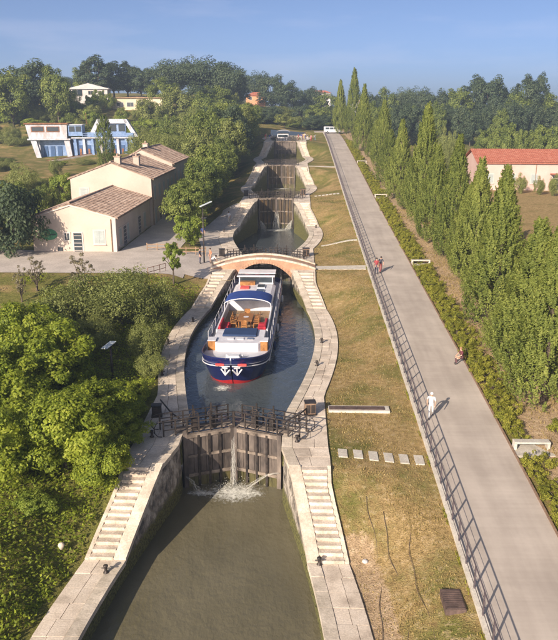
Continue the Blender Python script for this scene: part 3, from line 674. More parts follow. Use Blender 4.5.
# ------------------------------------------------------------------ barge
def build_barge():
    BX, BY, BZ = -.62, 61.0, 2.8
    t = empty('canal_barge', (BX, BY, BZ), R(-.9), 'navy blue hotel barge with white decks and red bow foot', 'barge')
    y0, y1 = -14.4, 14.6
    def half(y):
        s = y-y0; b = 2.5*(max(0, 1-(1-min(1, s/4.2))**2.3))**.55; e = y1-y
        return max(.05, b*(max(0, 1-(1-min(1, e/2.4))**2.4))**.5)
    def sheer(y): s = y-y0; return 1.42+.95*math.exp(-s/4.2)+.25*math.exp(-(y1-y)/3)
    ys = [y0+.001, y0+.05, y0+.15, y0+.3, y0+.5, y0+.8]+list(np.linspace(y0+1.2, y1-1.2, 44))+[y1-.8, y1-.5, y1-.3, y1-.15, y1-.05, y1-.001]
    def sect(y, f, rake, z): return (half(y)*f, y+rake*math.exp(-(y-y0)/2.2), z)
    def band(name, mat, lev, smooth=True):
        b = MB()
        for sx in (1, -1):
            b.sheet([[(sx*p[0], p[1], p[2]) for p in [sect(y, *l(y)) for l in lev]] for y in ys])
        return b.build(name, mat, t, smooth)
    L0 = lambda y: (.72-.22*math.exp(-(y-y0)/2.6), 1.9, -.7); L1 = lambda y: (.88-.26*math.exp(-(y-y0)/2.6), 1.25, .08+.30*math.exp(-(y-y0)/.8))
    L2 = lambda y: (.975, .22, sheer(y)-.5); L3 = lambda y: (1.0, 0, sheer(y)); L15 = lambda y: (.945-.12*math.exp(-(y-y0)/2.6), .7, .5*(.25+sheer(y)-.42))
    band('hull_bottom', M['hull_red'], [L0, L1]); hull = band('hull', M['hull_blue'], [L1, L15, L2, L3])
    for sx in (1, -1):
        MB().tube([(sx*half(y)*.985+sx*.02, y-.03+.26*math.exp(-(y-y0)/2.2), sheer(y)-.62) for y in ys], .045, 6).build('rubbing_strake', M['white_paint'], t, True)
        MB().tube([(sx*half(y), y, sheer(y)+.01) for y in ys], .06, 6).build('gunwale', M['hull_blue'], t, True)
    b = MB(); b.sheet([[(half(y)*u*.985, y, sheer(y)-.42) for u in np.linspace(-1, 1, 7)] for y in ys]); b.build('deck', M['deck_white'], t)
    # anchors: white crossed flukes on the bow face
    for sx in (-1, 1):
        b = MB(); yb = lambda x: y0+.10+.42*abs(x)**1.5
        def P(x, z): return (x, yb(x)-.12+.42*(1.95-z), z)
        c = sx*.42
        for (xa, za), (xb, zb) in ((((c), 1.66), (c, 1.02)), ((c, 1.02), (c-.30, 1.50)), ((c, 1.02), (c+.33, 1.50)), ((c-.2, 1.64), (c+.2, 1.64))): b.bar(P(xa, za), P(xb, zb), .09, .09)
        b.build('anchor', M['white_paint'], t)
        c = sx*.78; MB().box(c-.30, c+.30, yb(c)-.17, yb(c)-.03, 1.78, 1.93).build('name_plate', M['red_plate'], t)
        for k in range(5):
            y = -10.3+k*.55; x = sx*(half(y)+.0)
            if k < 2: b = MB(); b.tube([(x*.98, y, .95), (x*.98+sx*.05, y, .95)], .12, 10); b.build('hawse_port', M['white_paint'], t)
    # cabin trunk
    b = MB(); b.prism([(-1.95, -9.0), (-1.55, -9.6), (1.55, -9.6), (1.95, -9.0), (1.95, -6.0), (-1.95, -6.0)], 'z', .95, 1.95); trunk = b.build('fore_cabin', M['white_paint'], t, bevel=.04)
    MB().box(-1.32, 1.32, -8.0, -6.15, 1.952, 2.12).build('hatch_cover', M['cover_blue'], t, bevel=.04)
    for x in (-.85, -.1, .65):
        MB().box(x, x+.5, -8.75, -8.3, 1.952, 2.03).build('deck_light', M['chrome'] if x > 0 else M['deck_white'], t, bevel=.02)
    for sx in (-1, 1):
        lk = MB().box(sx*1.98-.29, sx*1.98+.29, -9.35, -8.45, .95, 2.02).build('locker', M['wood'], t, bevel=.04)
        MB().box(sx*1.98-.31, sx*1.98+.31, -9.38, -8.42, 2.022, 2.07).build('lid', M['white_paint'], lk)
        MB().tube([(sx*.55, -11.6, 1.3), (sx*.55, -11.6, 1.75)], .1, 10).build('bollard', M['white_paint'], t)
    MB().box(-.45, .45, -12.3, -11.7, 1.35, 1.85).build('anchor_winch', M['deck_white'], t, bevel=.08)
    b = MB(); b.lathe([(.3, 0), (.33, .12), (.33, .18), (.15, .2)], (0, -10.6, 1.26), 14); b.build('coiled_rope', M['white_paint'], t)
    # terrace
    MB().box(-2.0, 2.0, -5.99, 2.2, 1.0, 1.22).build('terrace_floor', M['teak'], t)
    for sx in (-1, 1):
        MB().box(sx*2.02-.07, sx*2.02+.07, -5.99, 2.2, .98, 1.95).build('coaming', M['white_paint'], t, bevel=.02)
        so = MB().box(sx*1.52-.38, sx*1.52+.38, -5.8, -3.2, 1.22, 1.66).build('sofa', M['red_cushion'], t, bevel=.06)
        MB().box(sx*1.82-.10, sx*1.82+.10, -5.8, -3.2, 1.66, 2.12).build('sofa_back', M['red_cushion'], so, bevel=.05)
        for k in range(3): MB().box(sx*1.5-.3, sx*1.5+.28, -5.7+k*.84, -5.7+k*.84+.76, 1.662, 1.76).build('cushion', M['red_cushion'], so, bevel=.05)
    tb = MB().box(-.62, .62, -3.6, -1.3, 1.90, 1.97).build('table', M['wood'], t, bevel=.01)
    for sx in (-1, 1):
        for y in (-3.4, -1.5): MB().box(sx*.5-.04, sx*.5+.04, y-.04, y+.04, 1.22, 1.9).build('leg', M['wood'], tb)
    MB().lathe([(.16, 0), (.24, .05), (.02, .051)], (.05, -2.6, 1.972), 12).build('tray', M['white_paint'], tb)
    def chair(x, y, dx, dy):
        b = MB(); b.box(-.24, .24, -.24, .24, .42, .48); b.box(-.24, .24, .19, .24, .55, .98)
        for a in (-.21, .21):
            for c in (-.21, .21): b.box(a-.025, a+.025, c-.025, c+.025, 0, .42 if c < 0 else .98)
            b.box(a-.03, a+.03, -.22, .24, .64, .68)
        o = b.build('chair', M['wood'], t); o.location = (x, y, 1.22); o.rotation_euler = (0, 0, math.atan2(-dx, dy))
    for y in (-3.2, -2.45, -1.7): chair(-.95, y, -1, 0); chair(.95, y, 1, 0)
    chair(0, -4.05, 0, -1); chair(0, -.85, 0, 1)
    # canopy
    b = MB(); n = 9
    g0 = [[(2.02*math.sin(a), y, 2.55+.55*math.cos(a)) for a in np.linspace(-1.45, 1.45, n)] for y in (-.6, .3, 1.2, 2.2)]
    g0[0] = [(x, y, z-.06) for x, y, z in g0[0]]
    b.sheet(g0); b.sheet([[(x*1.01, y, z+.04) for x, y, z in r_] for r_ in g0])
    for e in (0, 3): b.sheet([g0[e], [(x*1.01, y, z+.04) for x, y, z in g0[e]]])
    cn = b.build('canopy', M['canvas_blue'], t, True)
    b = MB(); b.tube([(2.05*math.sin(a), -.6, 2.53+.56*math.cos(a)) for a in np.linspace(-1.5, 1.5, 14)], .045, 6); b.build('canopy_bow', M['white_paint'], cn)
    for sx in (-1, 1):
        for y in (-.55, 2.1): MB().tube([(sx*2.02, y, 1.9), (sx*2.02, y, 2.62)], .035, 6).build('canopy_post', M['white_paint'], t)
    # long saloon roof
    b = MB(); b.prism([(-2.0, .95), (2.0, .95), (2.0, 1.95), (1.7, 2.12), (0, 2.2), (-1.7, 2.12), (-2.0, 1.95)], 'y', 2.25, 9.0); b.build('saloon', M['white_paint'], t)
    for k in range(4):
        for sx in (-1, 1):
            y = 3.0+k*1.5; MB().box(sx*2.005-.015, sx*2.005+.015, y, y+.9, 1.25, 1.75).build('window', M['glass'], t)
    for y in (3.1, 5.0, 6.9):
        s = MB().box(.25, 1.05, y, y+1.3, 2.12, 2.27).build('skylight', M['deck_white'], t, bevel=.03); MB().box(.31, .99, y+.08, y+1.22, 2.272, 2.285).build('pane', M['glass'], s)
    MB().box(-1.2, -.3, 3.4, 5.0, 2.12, 2.24).build('roof_box', M['white_paint'], t, bevel=.03)
    MB().box(-1.35, -.45, 6.6, 7.5, 2.12, 2.30).build('roof_locker', M['red_plate'], t, bevel=.04)
    MB().box(-1.5, .0, 8.1, 8.8, 2.14, 2.5).build('flower_box', M['wood'], t, bevel=.03)
    # wheelhouse
    MB().box(-1.75, 1.75, 9.2, 12.2, .95, 2.2).build('wheelhouse', M['white_paint'], t, bevel=.03)
    for sx in (-1, 1):
        for y in (9.3, 12.05): MB().box(sx*1.66-.05, sx*1.66+.05, y-.05, y+.1, 2.2, 2.78).build('pillar', M['white_paint'], t)
        MB().box(sx*1.66-.012, sx*1.66+.012, 9.4, 12.05, 2.21, 2.75).build('window', M['glass'], t)
    MB().box(-1.6, 1.6, 9.27, 9.30, 2.21, 2.75).build('windscreen', M['glass'], t)
    MB().box(-1.5, 1.5, 9.5, 11.9, 2.2, 2.4).build('console', M['red_cushion'], t)
    MB().box(-1.9, 1.9, 9.05, 9.75, 2.79, 2.88).build('wheelhouse_visor', M['white_paint'], t, bevel=.02)
    MB().box(-1.9, 1.9, 10.6, 12.35, 2.79, 2.88).build('wheelhouse_roof', M['white_paint'], t, bevel=.02)
    for x in (-1.2, -.2, .8): MB().box(x, x+.5, 9.8, 10.5, 2.45, 2.75).build('seat', M['red_cushion'], t, bevel=.05)
    b = MB(); b.prism([(-1.5, 1.0), (1.5, 1.0), (1.4, 1.7), (-1.4, 1.7)], 'y', 12.6, 13.8); b.build('aft_locker', M['deck_white'], t)
    # stanchions and side rails
    for sx in (-1, 1):
        b = MB()
        pts = [(sx*(half(y)-.08), y, sheer(y)+.72) for y in np.linspace(-8, 13, 20)]
        b.tube(pts, .02, 5); b.build('side_rail', M['white_paint'], t, True)
        for p in pts[::2]: MB().tube([(p[0], p[1], p[2]-.74), p], .018, 5).build('stanchion', M['white_paint'], t)
        for y in (-6, -1, 4, 9):
            b = MB(); x = sx*(half(y)+.14); b.lathe([(.03, -.38), (.11, -.3), (.13, 0), (.11, .3), (.03, .38)], (x, y, .62), 8); b.build('fender', M['white_paint'] if y % 2 else M['cover_blue'], t, True)
build_barge()
b = MB(); b.tube([(-2.9, 72.5, 4.9), (-3.3, 72.0, 4.75), (-3.9, 71.4, 4.95), (-4.5, 70.9, 5.15)], .025, 5); tag(b.build('mooring_rope', M['rope'], smooth=True), 'yellowish mooring rope from the barge stern to the left quay', 'rope')
foam(-1.5, 47.2, .8, .8, 2.8, 'small foamy wash beside the bow of the barge')

# ------------------------------------------------------------------ buildings
def tile_roof(name, parent, org, u, v, Lu, Lv, mat, pitch=.26, row=.42, amp=.05):
    """rows of half-round tiles on a slope: org eave corner, u along the eave, v up the slope"""
    org, u, v = Vector(org), Vector(u).normalized(), Vector(v).normalized(); n = u.cross(v)
    if n.z < 0: n = -n
    nu = int(Lu/pitch*5); nr = max(2, int(Lv/row)); us = np.linspace(0, Lu, nu+1); V = []
    vv = []
    for k in range(nr): vv += [(Lv*k/nr, .035), (Lv*(k+1)/nr-.004, 0.)]
    jit = rng.normal(0, .006, (len(vv), nu+1))
    for j, (a, st) in enumerate(vv):
        for i, x in enumerate(us):
            h = .03+amp*abs(math.sin(math.pi*x/pitch))+st+jit[j, i]; p = org+u*x+v*a+n*h; V.append(tuple(p))
    m = nu+1; Q = [(j*m+i, j*m+i+1, (j+1)*m+i+1, (j+1)*m+i) for j in range(len(vv)-1) for i in range(nu)]
    o = link(name, np_mesh(name, V, Q, mat, False), parent); o['kind'] = 'stuff'; return o
def gable_block(t, x0, x1, y0, y1, zg, ze, zr, xr, wall, roofmat, over=.35):
    """walls with gables at y0 and y1, ridge along y at x=xr; coordinates relative to parent"""
    b = MB(); b.prism([(x0, zg), (x1, zg), (x1, ze), (xr, zr), (x0, ze)], 'y', y0, y1); b.build('wall', wall, t)
    for xe, sg in ((x0, -1), (x1, 1)):
        run = abs(xr-xe); slope = (zr-ze)/run; xo = xe+sg*over; zo = ze-slope*over+.04
        d = Vector((xr-xo, 0, zr+.04-zo)); Lv = d.length
        nrm = Vector((-(zr-ze)*(-sg), 0, run)).normalized()
        b = MB(); b.hexa([(xo, y0-.15, zo), (xr, y0-.15, zr+.04), (xr, y1+.12, zr+.04), (xo, y1+.12, zo)], [(xo, y0-.15, zo+.1), (xr, y0-.15, zr+.14), (xr, y1+.12, zr+.14), (xo, y1+.12, zo+.1)])
        rf = b.build('roof', roofmat, t)
        tile_roof('roof_tiles', rf, (xo, y0-.15, zo+.09), (0, 1, 0), d, y1-y0+.27, Lv, roofmat)
        b = MB(); b.tube([(xo-sg*.02, y0-.1, zo-.02), (xo-sg*.02, y1+.1, zo-.02)], .07, 6); b.build('gutter', M['fence_wood'], t)
    b = MB(); b.tube([(xr, y0-.2, zr+.2), (xr, y1+.15, zr+.2)], .14, 8); b.build('ridge_tiles', roofmat, t)
def opening(t, face, a, z0, w, h, kind, at_):
    """window or door on face '-y' (plane y=at_) or '+x' (plane x=at_), centred at a along the face"""
    def bx(u0, u1, d0, d1, za, zb):
        return MB().box(u0, u1, at_-d1, at_-d0, za, zb) if face == '-y' else MB().box(at_+d0, at_+d1, u0, u1, za, zb)
    bx(a-w/2-.16, a+w/2+.16, .003, .05, z0-.14, z0+h+.16).build('surround', M['trim'], t)
    o = bx(a-w/2, a+w/2, .052, .075, z0, z0+h).build(kind, M['glass'] if kind != 'shutter' else M['shutter'], t)
    if kind == 'door':
        for k in range(5): bx(a-w/2+.03, a+w/2-.03, .076, .095, z0+.1+k*h*.2, z0+.16+k*h*.2).build('glazing_bar', M['trim'], o)
    elif kind == 'shutter':
        for k in range(int(h/.16)): bx(a-w/2+.05, a+w/2-.05, .076, .098, z0+.05+k*.16, z0+.13+k*.16).build('slat', M['shutter'], o)
        bx(a-.015, a+.015, .076, .105, z0, z0+h).build('meeting_stile', M['shutter'], o)
        bx(a-w/2-.2, a+w/2+.2, .05, .16, z0-.22, z0-.141).build('sill', M['trim'], t)
    else:
        bx(a-.025, a+.025, .076, .09, z0, z0+h).build('mullion', M['trim'], o)
def build_house():
    hx, hy, hz = -17.55, 82.8, 5.64
    t = empty('lock_house', (hx, hy, hz), label='cream plastered lock keeper house with stepped brown tiled roofs', cat='house')
    gable_block(t, -9.8, 0, 0, 20, -.5, 3.95, 5.45, -5.2, M['plaster'], M['tiles'])
    gable_block(t, -11.2, .35, 20.05, 39, -.5, 6.6, 8.75, -5.3, M['plaster'], M['tiles'])
    gable_block(t, -9.2, .15, 39.05, 56, -.5, 7.4, 9.6, -5.0, M['plaster'], M['tiles'])
    # front wing openings
    opening(t, '-y', -1.95, 1.0, 1.15, 1.45, 'shutter', 0); opening(t, '-y', -4.5, .02, .95, 2.15, 'door', 0); opening(t, '-y', -5.75, 1.35, .5, .8, 'window', 0)
    sg = MB(); sg.lathe([(1.0, 0), (1.0, .06)], (0, 0, 0), 28); o = sg.build('oval_sign', M['sign_green'], t); o.location = (-7.9, -.01, 2.0); o.rotation_euler = (R(90), 0, 0); o.scale = (1.02, .66, 1)
    MB().box(-8.75, -7.05, -.085, -.071, 1.9, 2.1).build('sign_band', M['sign_dark'], t)
    MB().box(-6.95, -6.35, -.06, -.002, .05, .5).build('wall_vent', M['glass'], t)
    MB().box(-.34, .06, -.06, .3, -.4, 3.9).build('corner_quoin', M['trim'], t); MB().tube([(-.5, -.09, 0), (-.5, -.09, 3.8)], .05, 6).build('downpipe', M['fence_wood'], t)
    b = MB(); b.prism([(-9.9, 3.82), (-5.2, 5.32), (-5.2, 5.5), (-9.9, 4.0)], 'y', -.14, -.005); b.build('verge_board', M['trim'], t)
    b = MB(); b.prism([(-5.2, 5.32), (.1, 3.82), (.1, 4.0), (-5.2, 5.5)], 'y', -.14, -.005); b.build('verge_board', M['trim'], t)
    for y, w, k in ((2.0, 1.2, 'shutter'), (4.3, 1.3, 'door'), (5.9, 1.0, 'shutter'), (12.6, 1.4, 'door'), (16.0, 1.3, 'shutter')): opening(t, '+x', y, .05 if k == 'door' else .5, w, 2.3 if k == 'door' else 1.9, k, 0)
    for k in range(5):
        y = 22.2+k*3.6
        opening(t, '+x', y, 3.7, 1.1, 1.7, 'shutter', .35); opening(t, '+x', y, .1, 1.15, 2.2, 'door' if k % 2 else 'shutter', .35)
        if k < 4: opening(t, '+x', 41.5+k*3.7, 4.0, 1.1, 1.7, 'shutter', .15); opening(t, '+x', 41.5+k*3.7, .4, 1.1, 2.2, 'shutter', .15)
    MB().tube([(.45, 20.4, 0), (.45, 20.4, 6.4)], .05, 6).build('downpipe', M['fence_wood'], t); MB().tube([(.25, 39.3, 0), (.25, 39.3, 7.2)], .05, 6).build('downpipe', M['fence_wood'], t)
    opening(t, '-y', -9.3, 3.9, 1.1, 1.35, 'shutter', 20.05)
    for x, y, z, h in ((-4.6, 21.6, 8.1, 1.9), (-3.1, 27, 7.4, 2.3), (-5.2, 44, 9.2, 1.6)):
        c = MB().box(x-.42, x+.42, y-.5, y+.5, z-.6, z+h-.45).build('chimney', M['plaster'], t, bevel=.02)
        MB().box(x-.5, x+.5, y-.58, y+.58, z+h-.45, z+h-.32).build('chimney_cap', M['tiles'], c)
        for k in (-.2, .2): MB().lathe([(.13, 0), (.1, .35)], (x, y+k, z+h-.32), 8).build('chimney_pot', M['tiles'], c)
build_house()
def grid_sheet(name, mat, x0, x1, y0, y1, h, step=2.0):
    b = MB(); xs = np.linspace(x0, x1, max(2, int((x1-x0)/step)+1)); ys = np.linspace(y0, y1, max(2, int((y1-y0)/step)+1))
    b.sheet([[(x, y, zt(x, y)+h) for x in xs] for y in ys]); return tag(b.build(name, mat, smooth=True), kind='structure')
grid_sheet('courtyard', M['paving'], -44, -8.0, 71.3, 83.5, .045, .8)
b = MB(); b.sheet([[(-qo(y)-.03-u, y, zt(-qo(y)-.03-u, y)+.05) for u in np.linspace(0, 2.6, 7)] for y in np.arange(72.5, 114, .8)]); tag(b.build('quay_path', M['paving'], smooth=True), kind='structure')
grid_sheet('alley', M['paving'], -17.3, -10.5, 83.5, 111.5, .045, 1.0)

def build_pink():
    t = empty('long_building', (36, 133, 7.6), R(-2), 'long pink plastered building with red tiled roof beyond the cypresses', 'building')
    Lb, D = 44, 13
    MB().prism([(0, -.8), (D, -.8), (D, 4.9), (D/2, 6.6), (0, 4.9)], 'x', 0, Lb).build('wall', M['plaster_pink'], t)
    ov = .5
    for ye, sg in ((0, -1), (D, 1)):
        yo = ye+sg*ov; zo = 4.9-ov*1.9/(D/2)+.05; d = Vector((0, D/2-yo, 6.65-zo+.25)); Lv = d.length
        b = MB(); b.hexa([(-.4, yo, zo), (Lb, yo, zo), (Lb, D/2, 6.9), (-.4, D/2, 6.9)], [(-.4, yo, zo+.12), (Lb, yo, zo+.12), (Lb, D/2, 7.02), (-.4, D/2, 7.02)]); rf = b.build('roof', M['tiles_red'], t)
        tile_roof('roof_tiles', rf, (-.4, yo, zo+.11), (1, 0, 0), d, Lb+.4, Lv, M['tiles_red'], .36, .5, .05)
    for k in range(11):
        x = 2.2+k*3.9
        if k == 3:
            opening(t, '-y', x, .0, 1.3, 2.6, 'door', 0); MB().box(x-1.2, x+1.2, -.9, -.06, 2.95, 3.1).build('door_canopy', M['tiles_red'], t)
        elif k >= 4: opening(t, '-y', x, 3.2, .6, .6, 'window', 0)
        else: opening(t, '-y', x, 1.4, 1.1, 1.5, 'shutter', 0)
    MB().tube([(10.2, -.08, 0), (10.2, -.08, 4.7)], .06, 6).build('downpipe', M['fence_wood'], t)
    MB().box(-.35, 1, -.02, .03, -.5, 4.85) and None
build_pink()

def simple_house(name, label, x, y, z, w, d, h, rh, wall, roof, hip, wins, rz=0):
    t = empty(name, (x, y, z), rz, label, 'house')
    MB().box(0, w, 0, d, -3, h).build('wall', wall, t)
    o = .5; n = .0
    b = MB()
    if hip: b.add([(-o, -o, h), (w+o, -o, h), (w+o, d+o, h), (-o, d+o, h), (d/2, d/2, h+rh), (w-d/2, d/2, h+rh)], [(0, 1, 5, 4), (1, 2, 5), (2, 3, 4, 5), (3, 0, 4), (3, 2, 1, 0)])
    else: b.prism([(-o, h), (w+o, h), (w+o, h+.25), (w/2, h+rh), (-o, h+.25)], 'y', -o, d+o)
    b.build('roof', roof, t)
    for a, z0, ww, hh in wins:
        opening(t, '-y', a, z0, ww, hh, 'window', 0)
    return t
v = aty(70, 97, 262); simple_house('villa', 'white villa with shallow gabled roof high on the left hill', v.x, 262, v.z, 13, 8, 2.6, 2.0, M['white_wall'], M['white_wall'], False, [(2.6, .4, 3.4, 2.0), (7.2, .8, 1.6, 1.2), (11, .8, 1.6, 1.2)], R(6))
v = aty(113, 109, 255); simple_house('flat_house', 'low pale yellow house with flat roof and row of windows', v.x, 255, v.z, 17, 8, 3.5, .5, M['yellow_wall'], M['fence_wood'], False, [(2.5, .8, 2.2, 1.3), (6, .8, 2.2, 1.3), (9.5, .8, 2.2, 1.3), (13, .8, 2.2, 1.3)])
v = aty(246, 101, 330); simple_house('orange_house', 'small orange house with hipped roof among the far trees', v.x, 330, v.z, 8.5, 6, 2.2, 1.6, M['orange_wall'], M['tiles_red'], True, [(2, .5, 1, 1.2), (6, .5, 1, 1.2)])
for i, (px, py, Y, w, lab) in enumerate(((352, 108, 330, 8, 'small white far house left of the field trees'), (309, 97, 420, 12, 'pale far house above the end of the road'), (430, 124, 300, 7, 'low white shed between the far trees behind the cypresses'))):
    v = aty(px, py, Y); simple_house('far_house', lab, v.x, Y, v.z-2, w, 6, 4.2, 1.4, M['white_wall'], M['tiles_red'] if i else M['tiles'], True, [(1.6, .8, 1, 1.1), (w-1.8, .8, 1, 1.1)])

# ------------------------------------------------------------------ blue and white boat-lift machine and its track
def build_machine():
    v = aty(33, 161, 188); t = empty('boat_lift_machine', (v.x-.3, 188, v.z), R(7), 'derelict blue and white boat lift machine on rails', 'machine')
    W, Bl, Dk, G = M['mach_white'], M['mach_blue'], M['mach_dark'], M['glass']
    # portal cab
    MB().prism([(-.9, 9.1), (-.2, 5.6), (9.3, 5.6), (9.5, 9.1)], 'y', 0, 6).build('cab', W, t)
    MB().box(-1.2, 9.8, -.3, 6.3, 9.1, 9.4).build('cab_roof', M['rust'], t)
    MB().box(-.6, 10.2, -.5, 6.2, 5.25, 5.59).build('cab_floor', W, t)
    for x in (.5, 4.3): 
        w_ = MB().box(x, x+3.3, -.06, .05, 7.2, 8.6).build('window', M['rust'], t); MB().box(x+.2, x+3.1, -.09, -.061, 7.4, 8.45).build('pane', G, w_)
    for (a, b_) in (((.2, 5.25), (1.6, 0)), ((8.6, 5.25), (9.4, 0))):
        MB().prism([(a[0]-.1, a[1]), (b_[0]-.1, 0), (b_[0]+1.1, 0), (a[0]+1.3, a[1])], 'y', 0, 1.4).build('portal_leg', W, t); MB().prism([(a[0]-.1, a[1]), (b_[0]-.1, 0), (b_[0]+1.1, 0), (a[0]+1.3, a[1])], 'y', 4.6, 6).build('portal_leg', W, t)
    MB().box(2.0, 9.2, 2.0, 4.3, 0.1, 5.2).build('engine_housing', Bl, t)
    for x in (2.8, 4.6, 6.4): MB().box(x, x+1.1, 1.85, 1.99, .3, 3.6).build('housing_door', Dk, t)
    # glazed side cabin
    MB().box(9.7, 13.2, .3, 5, 6.2, 8.9).build('side_cabin', Bl, t); MB().box(9.5, 13.4, .1, 5.2, 8.9, 9.1).build('side_cabin_roof', W, t)
    for x in (9.95, 11.6): MB().box(x, x+1.4, .24, .29, 7.3, 8.6).build('window', G, t)
    # hull body with ribs
    MB().prism([(10.6, 0.2), (25.5, .2), (25.2, 5.6), (10.6, 5.6)], 'y', .9, 5.4).build('body', Bl, t)
    for k in range(7):
        x = 11.0+k*2.15; MB().prism([(x, .1), (x+.75, .1), (x+.55, 5.5), (x, 5.5)], 'y', .25, .89).build('rib', W if k % 2 else Bl, t)
        MB().box(x+1.0, x+1.95, .8, .895, 1.4, 3.9).build('opening', Dk, t)
        MB().box(x+1.2, x+1.7, .70, .79, .9, 3.0).build('ladder_panel', M['rust'], t)
    MB().box(10.4, 26.2, -.1, 1.6, 5.6, 5.9).build('gangway', W, t)
    for z in (6.35, 6.8): MB().bar((13.3, 0, z), (26, 0, z), .09, .09).build('gangway_rail', Bl, t)
    for k in range(9): MB().box(13.3+k*1.58, 13.4+k*1.58, -.05, .05, 5.9, 6.8).build('gangway_post', Bl, t)
    MB().prism([(13.5, 7.1), (26, 6.9), (26, 5.95), (13.3, 5.95)], 'y', 1.7, 1.9).build('splash_panel', Bl, t)
    # sloping white tower
    for pts in ([(14.3, 5.9), (16.9, 10.4), (18.0, 10.4), (15.6, 5.9)], [(16.9, 10.4), (17.3, 9.3), (24.6, 9.3), (24.2, 10.4)], [(23.4, 10.4), (24.4, 10.4), (27.2, 5.9), (26.0, 5.9)]):
        MB().prism(pts, 'y', 2.0, 5.2).build('tower_frame', W, t)
    MB().box(17.2, 24.0, 2.6, 5.0, 5.9, 9.3).build('tower_cabin', Bl, t)
    for x in (17.6, 20.0, 22.2): MB().box(x, x+1.6, 2.5, 2.59, 7.3, 9.0).build('window', G, t)
    for y in (.9, 4.6):
        for k in range(3): MB().bar((25.3+k*.9, y, 5.6-k*1.4), (27.2+k*.6, y, .2), .35, .35).build('end_strut', Bl, t)
    MB().prism([(25.5, 5.6), (28.5, .6), (28.5, .2), (25.5, .2)], 'y', 2, 4.4).build('end_plate', Bl, t)
    for x in (1.8, 9.8, 14, 18.5, 23): 
        b = MB(); b.tube([(x, .2, -.1), (x, .6, -.1)], .5, 12); b.build('wheel', M['iron'], t)
    b = MB(); b.tube([(14, 3, 9.1), (14, 3, 12)], .06, 6); b.build('mast', M['rust'], t)
build_machine()
tr = empty('rail_track', (-75, 184, 8.6), label='raised concrete rail track in front of the boat lift machine', cat='track')
for y, nm in ((0, 'beam'), (5.5, 'beam')):
    pts = [(px_, ) for px_ in ()]
    b = MB()
    A = Vector(aty(-25, 178, 172))-Vector(tr.location); B_ = Vector(aty(52, 163, 182))-Vector(tr.location); C_ = Vector(aty(150, 147, 205))-Vector(tr.location)
    for p_, q_ in ((A, B_), (B_, C_)): b.bar(p_+Vector((0, y, 0)), q_+Vector((0, y, 0)), 1.5, 1.3)
    b.build('beam', M['concrete'], tr)
    b = MB()
    for p_, q_ in ((A, B_), (B_, C_)): b.bar(p_+Vector((0, y, .75)), q_+Vector((0, y, .75)), .14, .2)
    b.build('rail', M['rust'], tr)

# ------------------------------------------------------------------ vegetation
def leaf_quads(P, Nn, ln, wd, r_):
    """P (n,3) leaf bases, Nn (n,3) directions the leaf blades face; returns verts, quads"""
    n = len(P); Nn = Nn/np.maximum(1e-6, np.linalg.norm(Nn, axis=1, keepdims=True))
    a = r_.normal(size=(n, 3)); a -= (a*Nn).sum(1, keepdims=True)*Nn; a /= np.maximum(1e-6, np.linalg.norm(a, axis=1, keepdims=True))
    c = np.cross(Nn, a); l = (ln*r_.uniform(.65, 1.3, n))[:, None]; w = (wd*r_.uniform(.7, 1.25, n))[:, None]
    V = np.stack([P-a*l*.5, P+c*w*.5-Nn*l*.06, P+a*l*.5, P-c*w*.5-Nn*l*.06], 1).reshape(-1, 3)
    return V, np.arange(n*4).reshape(-1, 4)
def limbs(b, base, tips, r0, zfork, r_):
    """tapered trunk with limbs reaching to the tips"""
    base = Vector(base); top = Vector((base.x, base.y, zfork))
    b.tube([base+Vector((0, 0, -.3)), base+(top-base)*.35+Vector((r_.uniform(-.1, .1), r_.uniform(-.1, .1), 0)), top], [r0*1.25, r0, r0*.75], 8)
    for q in tips:
        q = Vector(q); m = top+(q-top)*.5+Vector((r_.uniform(-.2, .2), r_.uniform(-.2, .2), (q-top).length*.10))
        b.tube([top-Vector((0, 0, r0*1.2)), m, q], [r0*.5, r0*.3, r0*.08], 5)
def make_broad(name, mat, H, Rr, nclump, nleaf, lsize, seed, zlow=.22, flat=1.0, loose=.0, trunk=.16, aspect=.62, hollow=.35):
    """returns (crown mesh, trunk mesh) of a broadleaf tree of height H, crown radius Rr"""
    r_ = np.random.default_rng(seed); pr = random.Random(seed)
    zc = H*(zlow+(1-zlow)*.5); hz = H*(1-zlow)*.5
    d = r_.normal(size=(nclump, 3)); d /= np.linalg.norm(d, axis=1, keepdims=True)
    rad = r_.uniform(hollow, 1, nclump)**.45
    lob = 1+.22*np.sin(3*np.arctan2(d[:, 1], d[:, 0])+seed)*np.cos(2*d[:, 2]*2+seed)+r_.normal(0, .07, nclump)
    C = d*rad[:, None]*lob[:, None]*np.array([Rr*.86, Rr*.86, hz*.86*flat]); C[:, 2] += zc
    rc = Rr*r_.uniform(.15, .30, nclump)*(1.0-loose*.35)
    per = np.maximum(8, (nleaf*rc**2/np.sum(rc**2)).astype(int)); idx = np.repeat(np.arange(nclump), per); n = len(idx)
    s = r_.normal(size=(n, 3)); s[:, 2] += .35; s /= np.linalg.norm(s, axis=1, keepdims=True)
    rr = r_.uniform(.25, 1.08, n)**.5
    P = C[idx]+s*(rc[idx]*rr)[:, None]*np.array([1, 1, .75])
    Nn = s*.7+(P-np.array([0, 0, zc*.85]))*(.5/Rr)+r_.normal(0, .42, (n, 3)); Nn[:, 2] += .25
    V, Q = leaf_quads(P, Nn, lsize, lsize*aspect, r_)
    var = np.clip(.5+.25*r_.normal(size=n)+.18*r_.normal(size=nclump)[idx], 0, 1)
    crown = np_mesh(name+'_crown', V, Q, mat, False, var)
    b = MB(); tips = [C[i] for i in r_.choice(nclump, min(nclump, 11), replace=False)]
    limbs(b, (0, 0, 0), tips, trunk*H/6*.55+.05, H*max(.18, zlow), pr)
    return crown, b.mesh(name+'_trunk', M['bark'], True), H, Rr
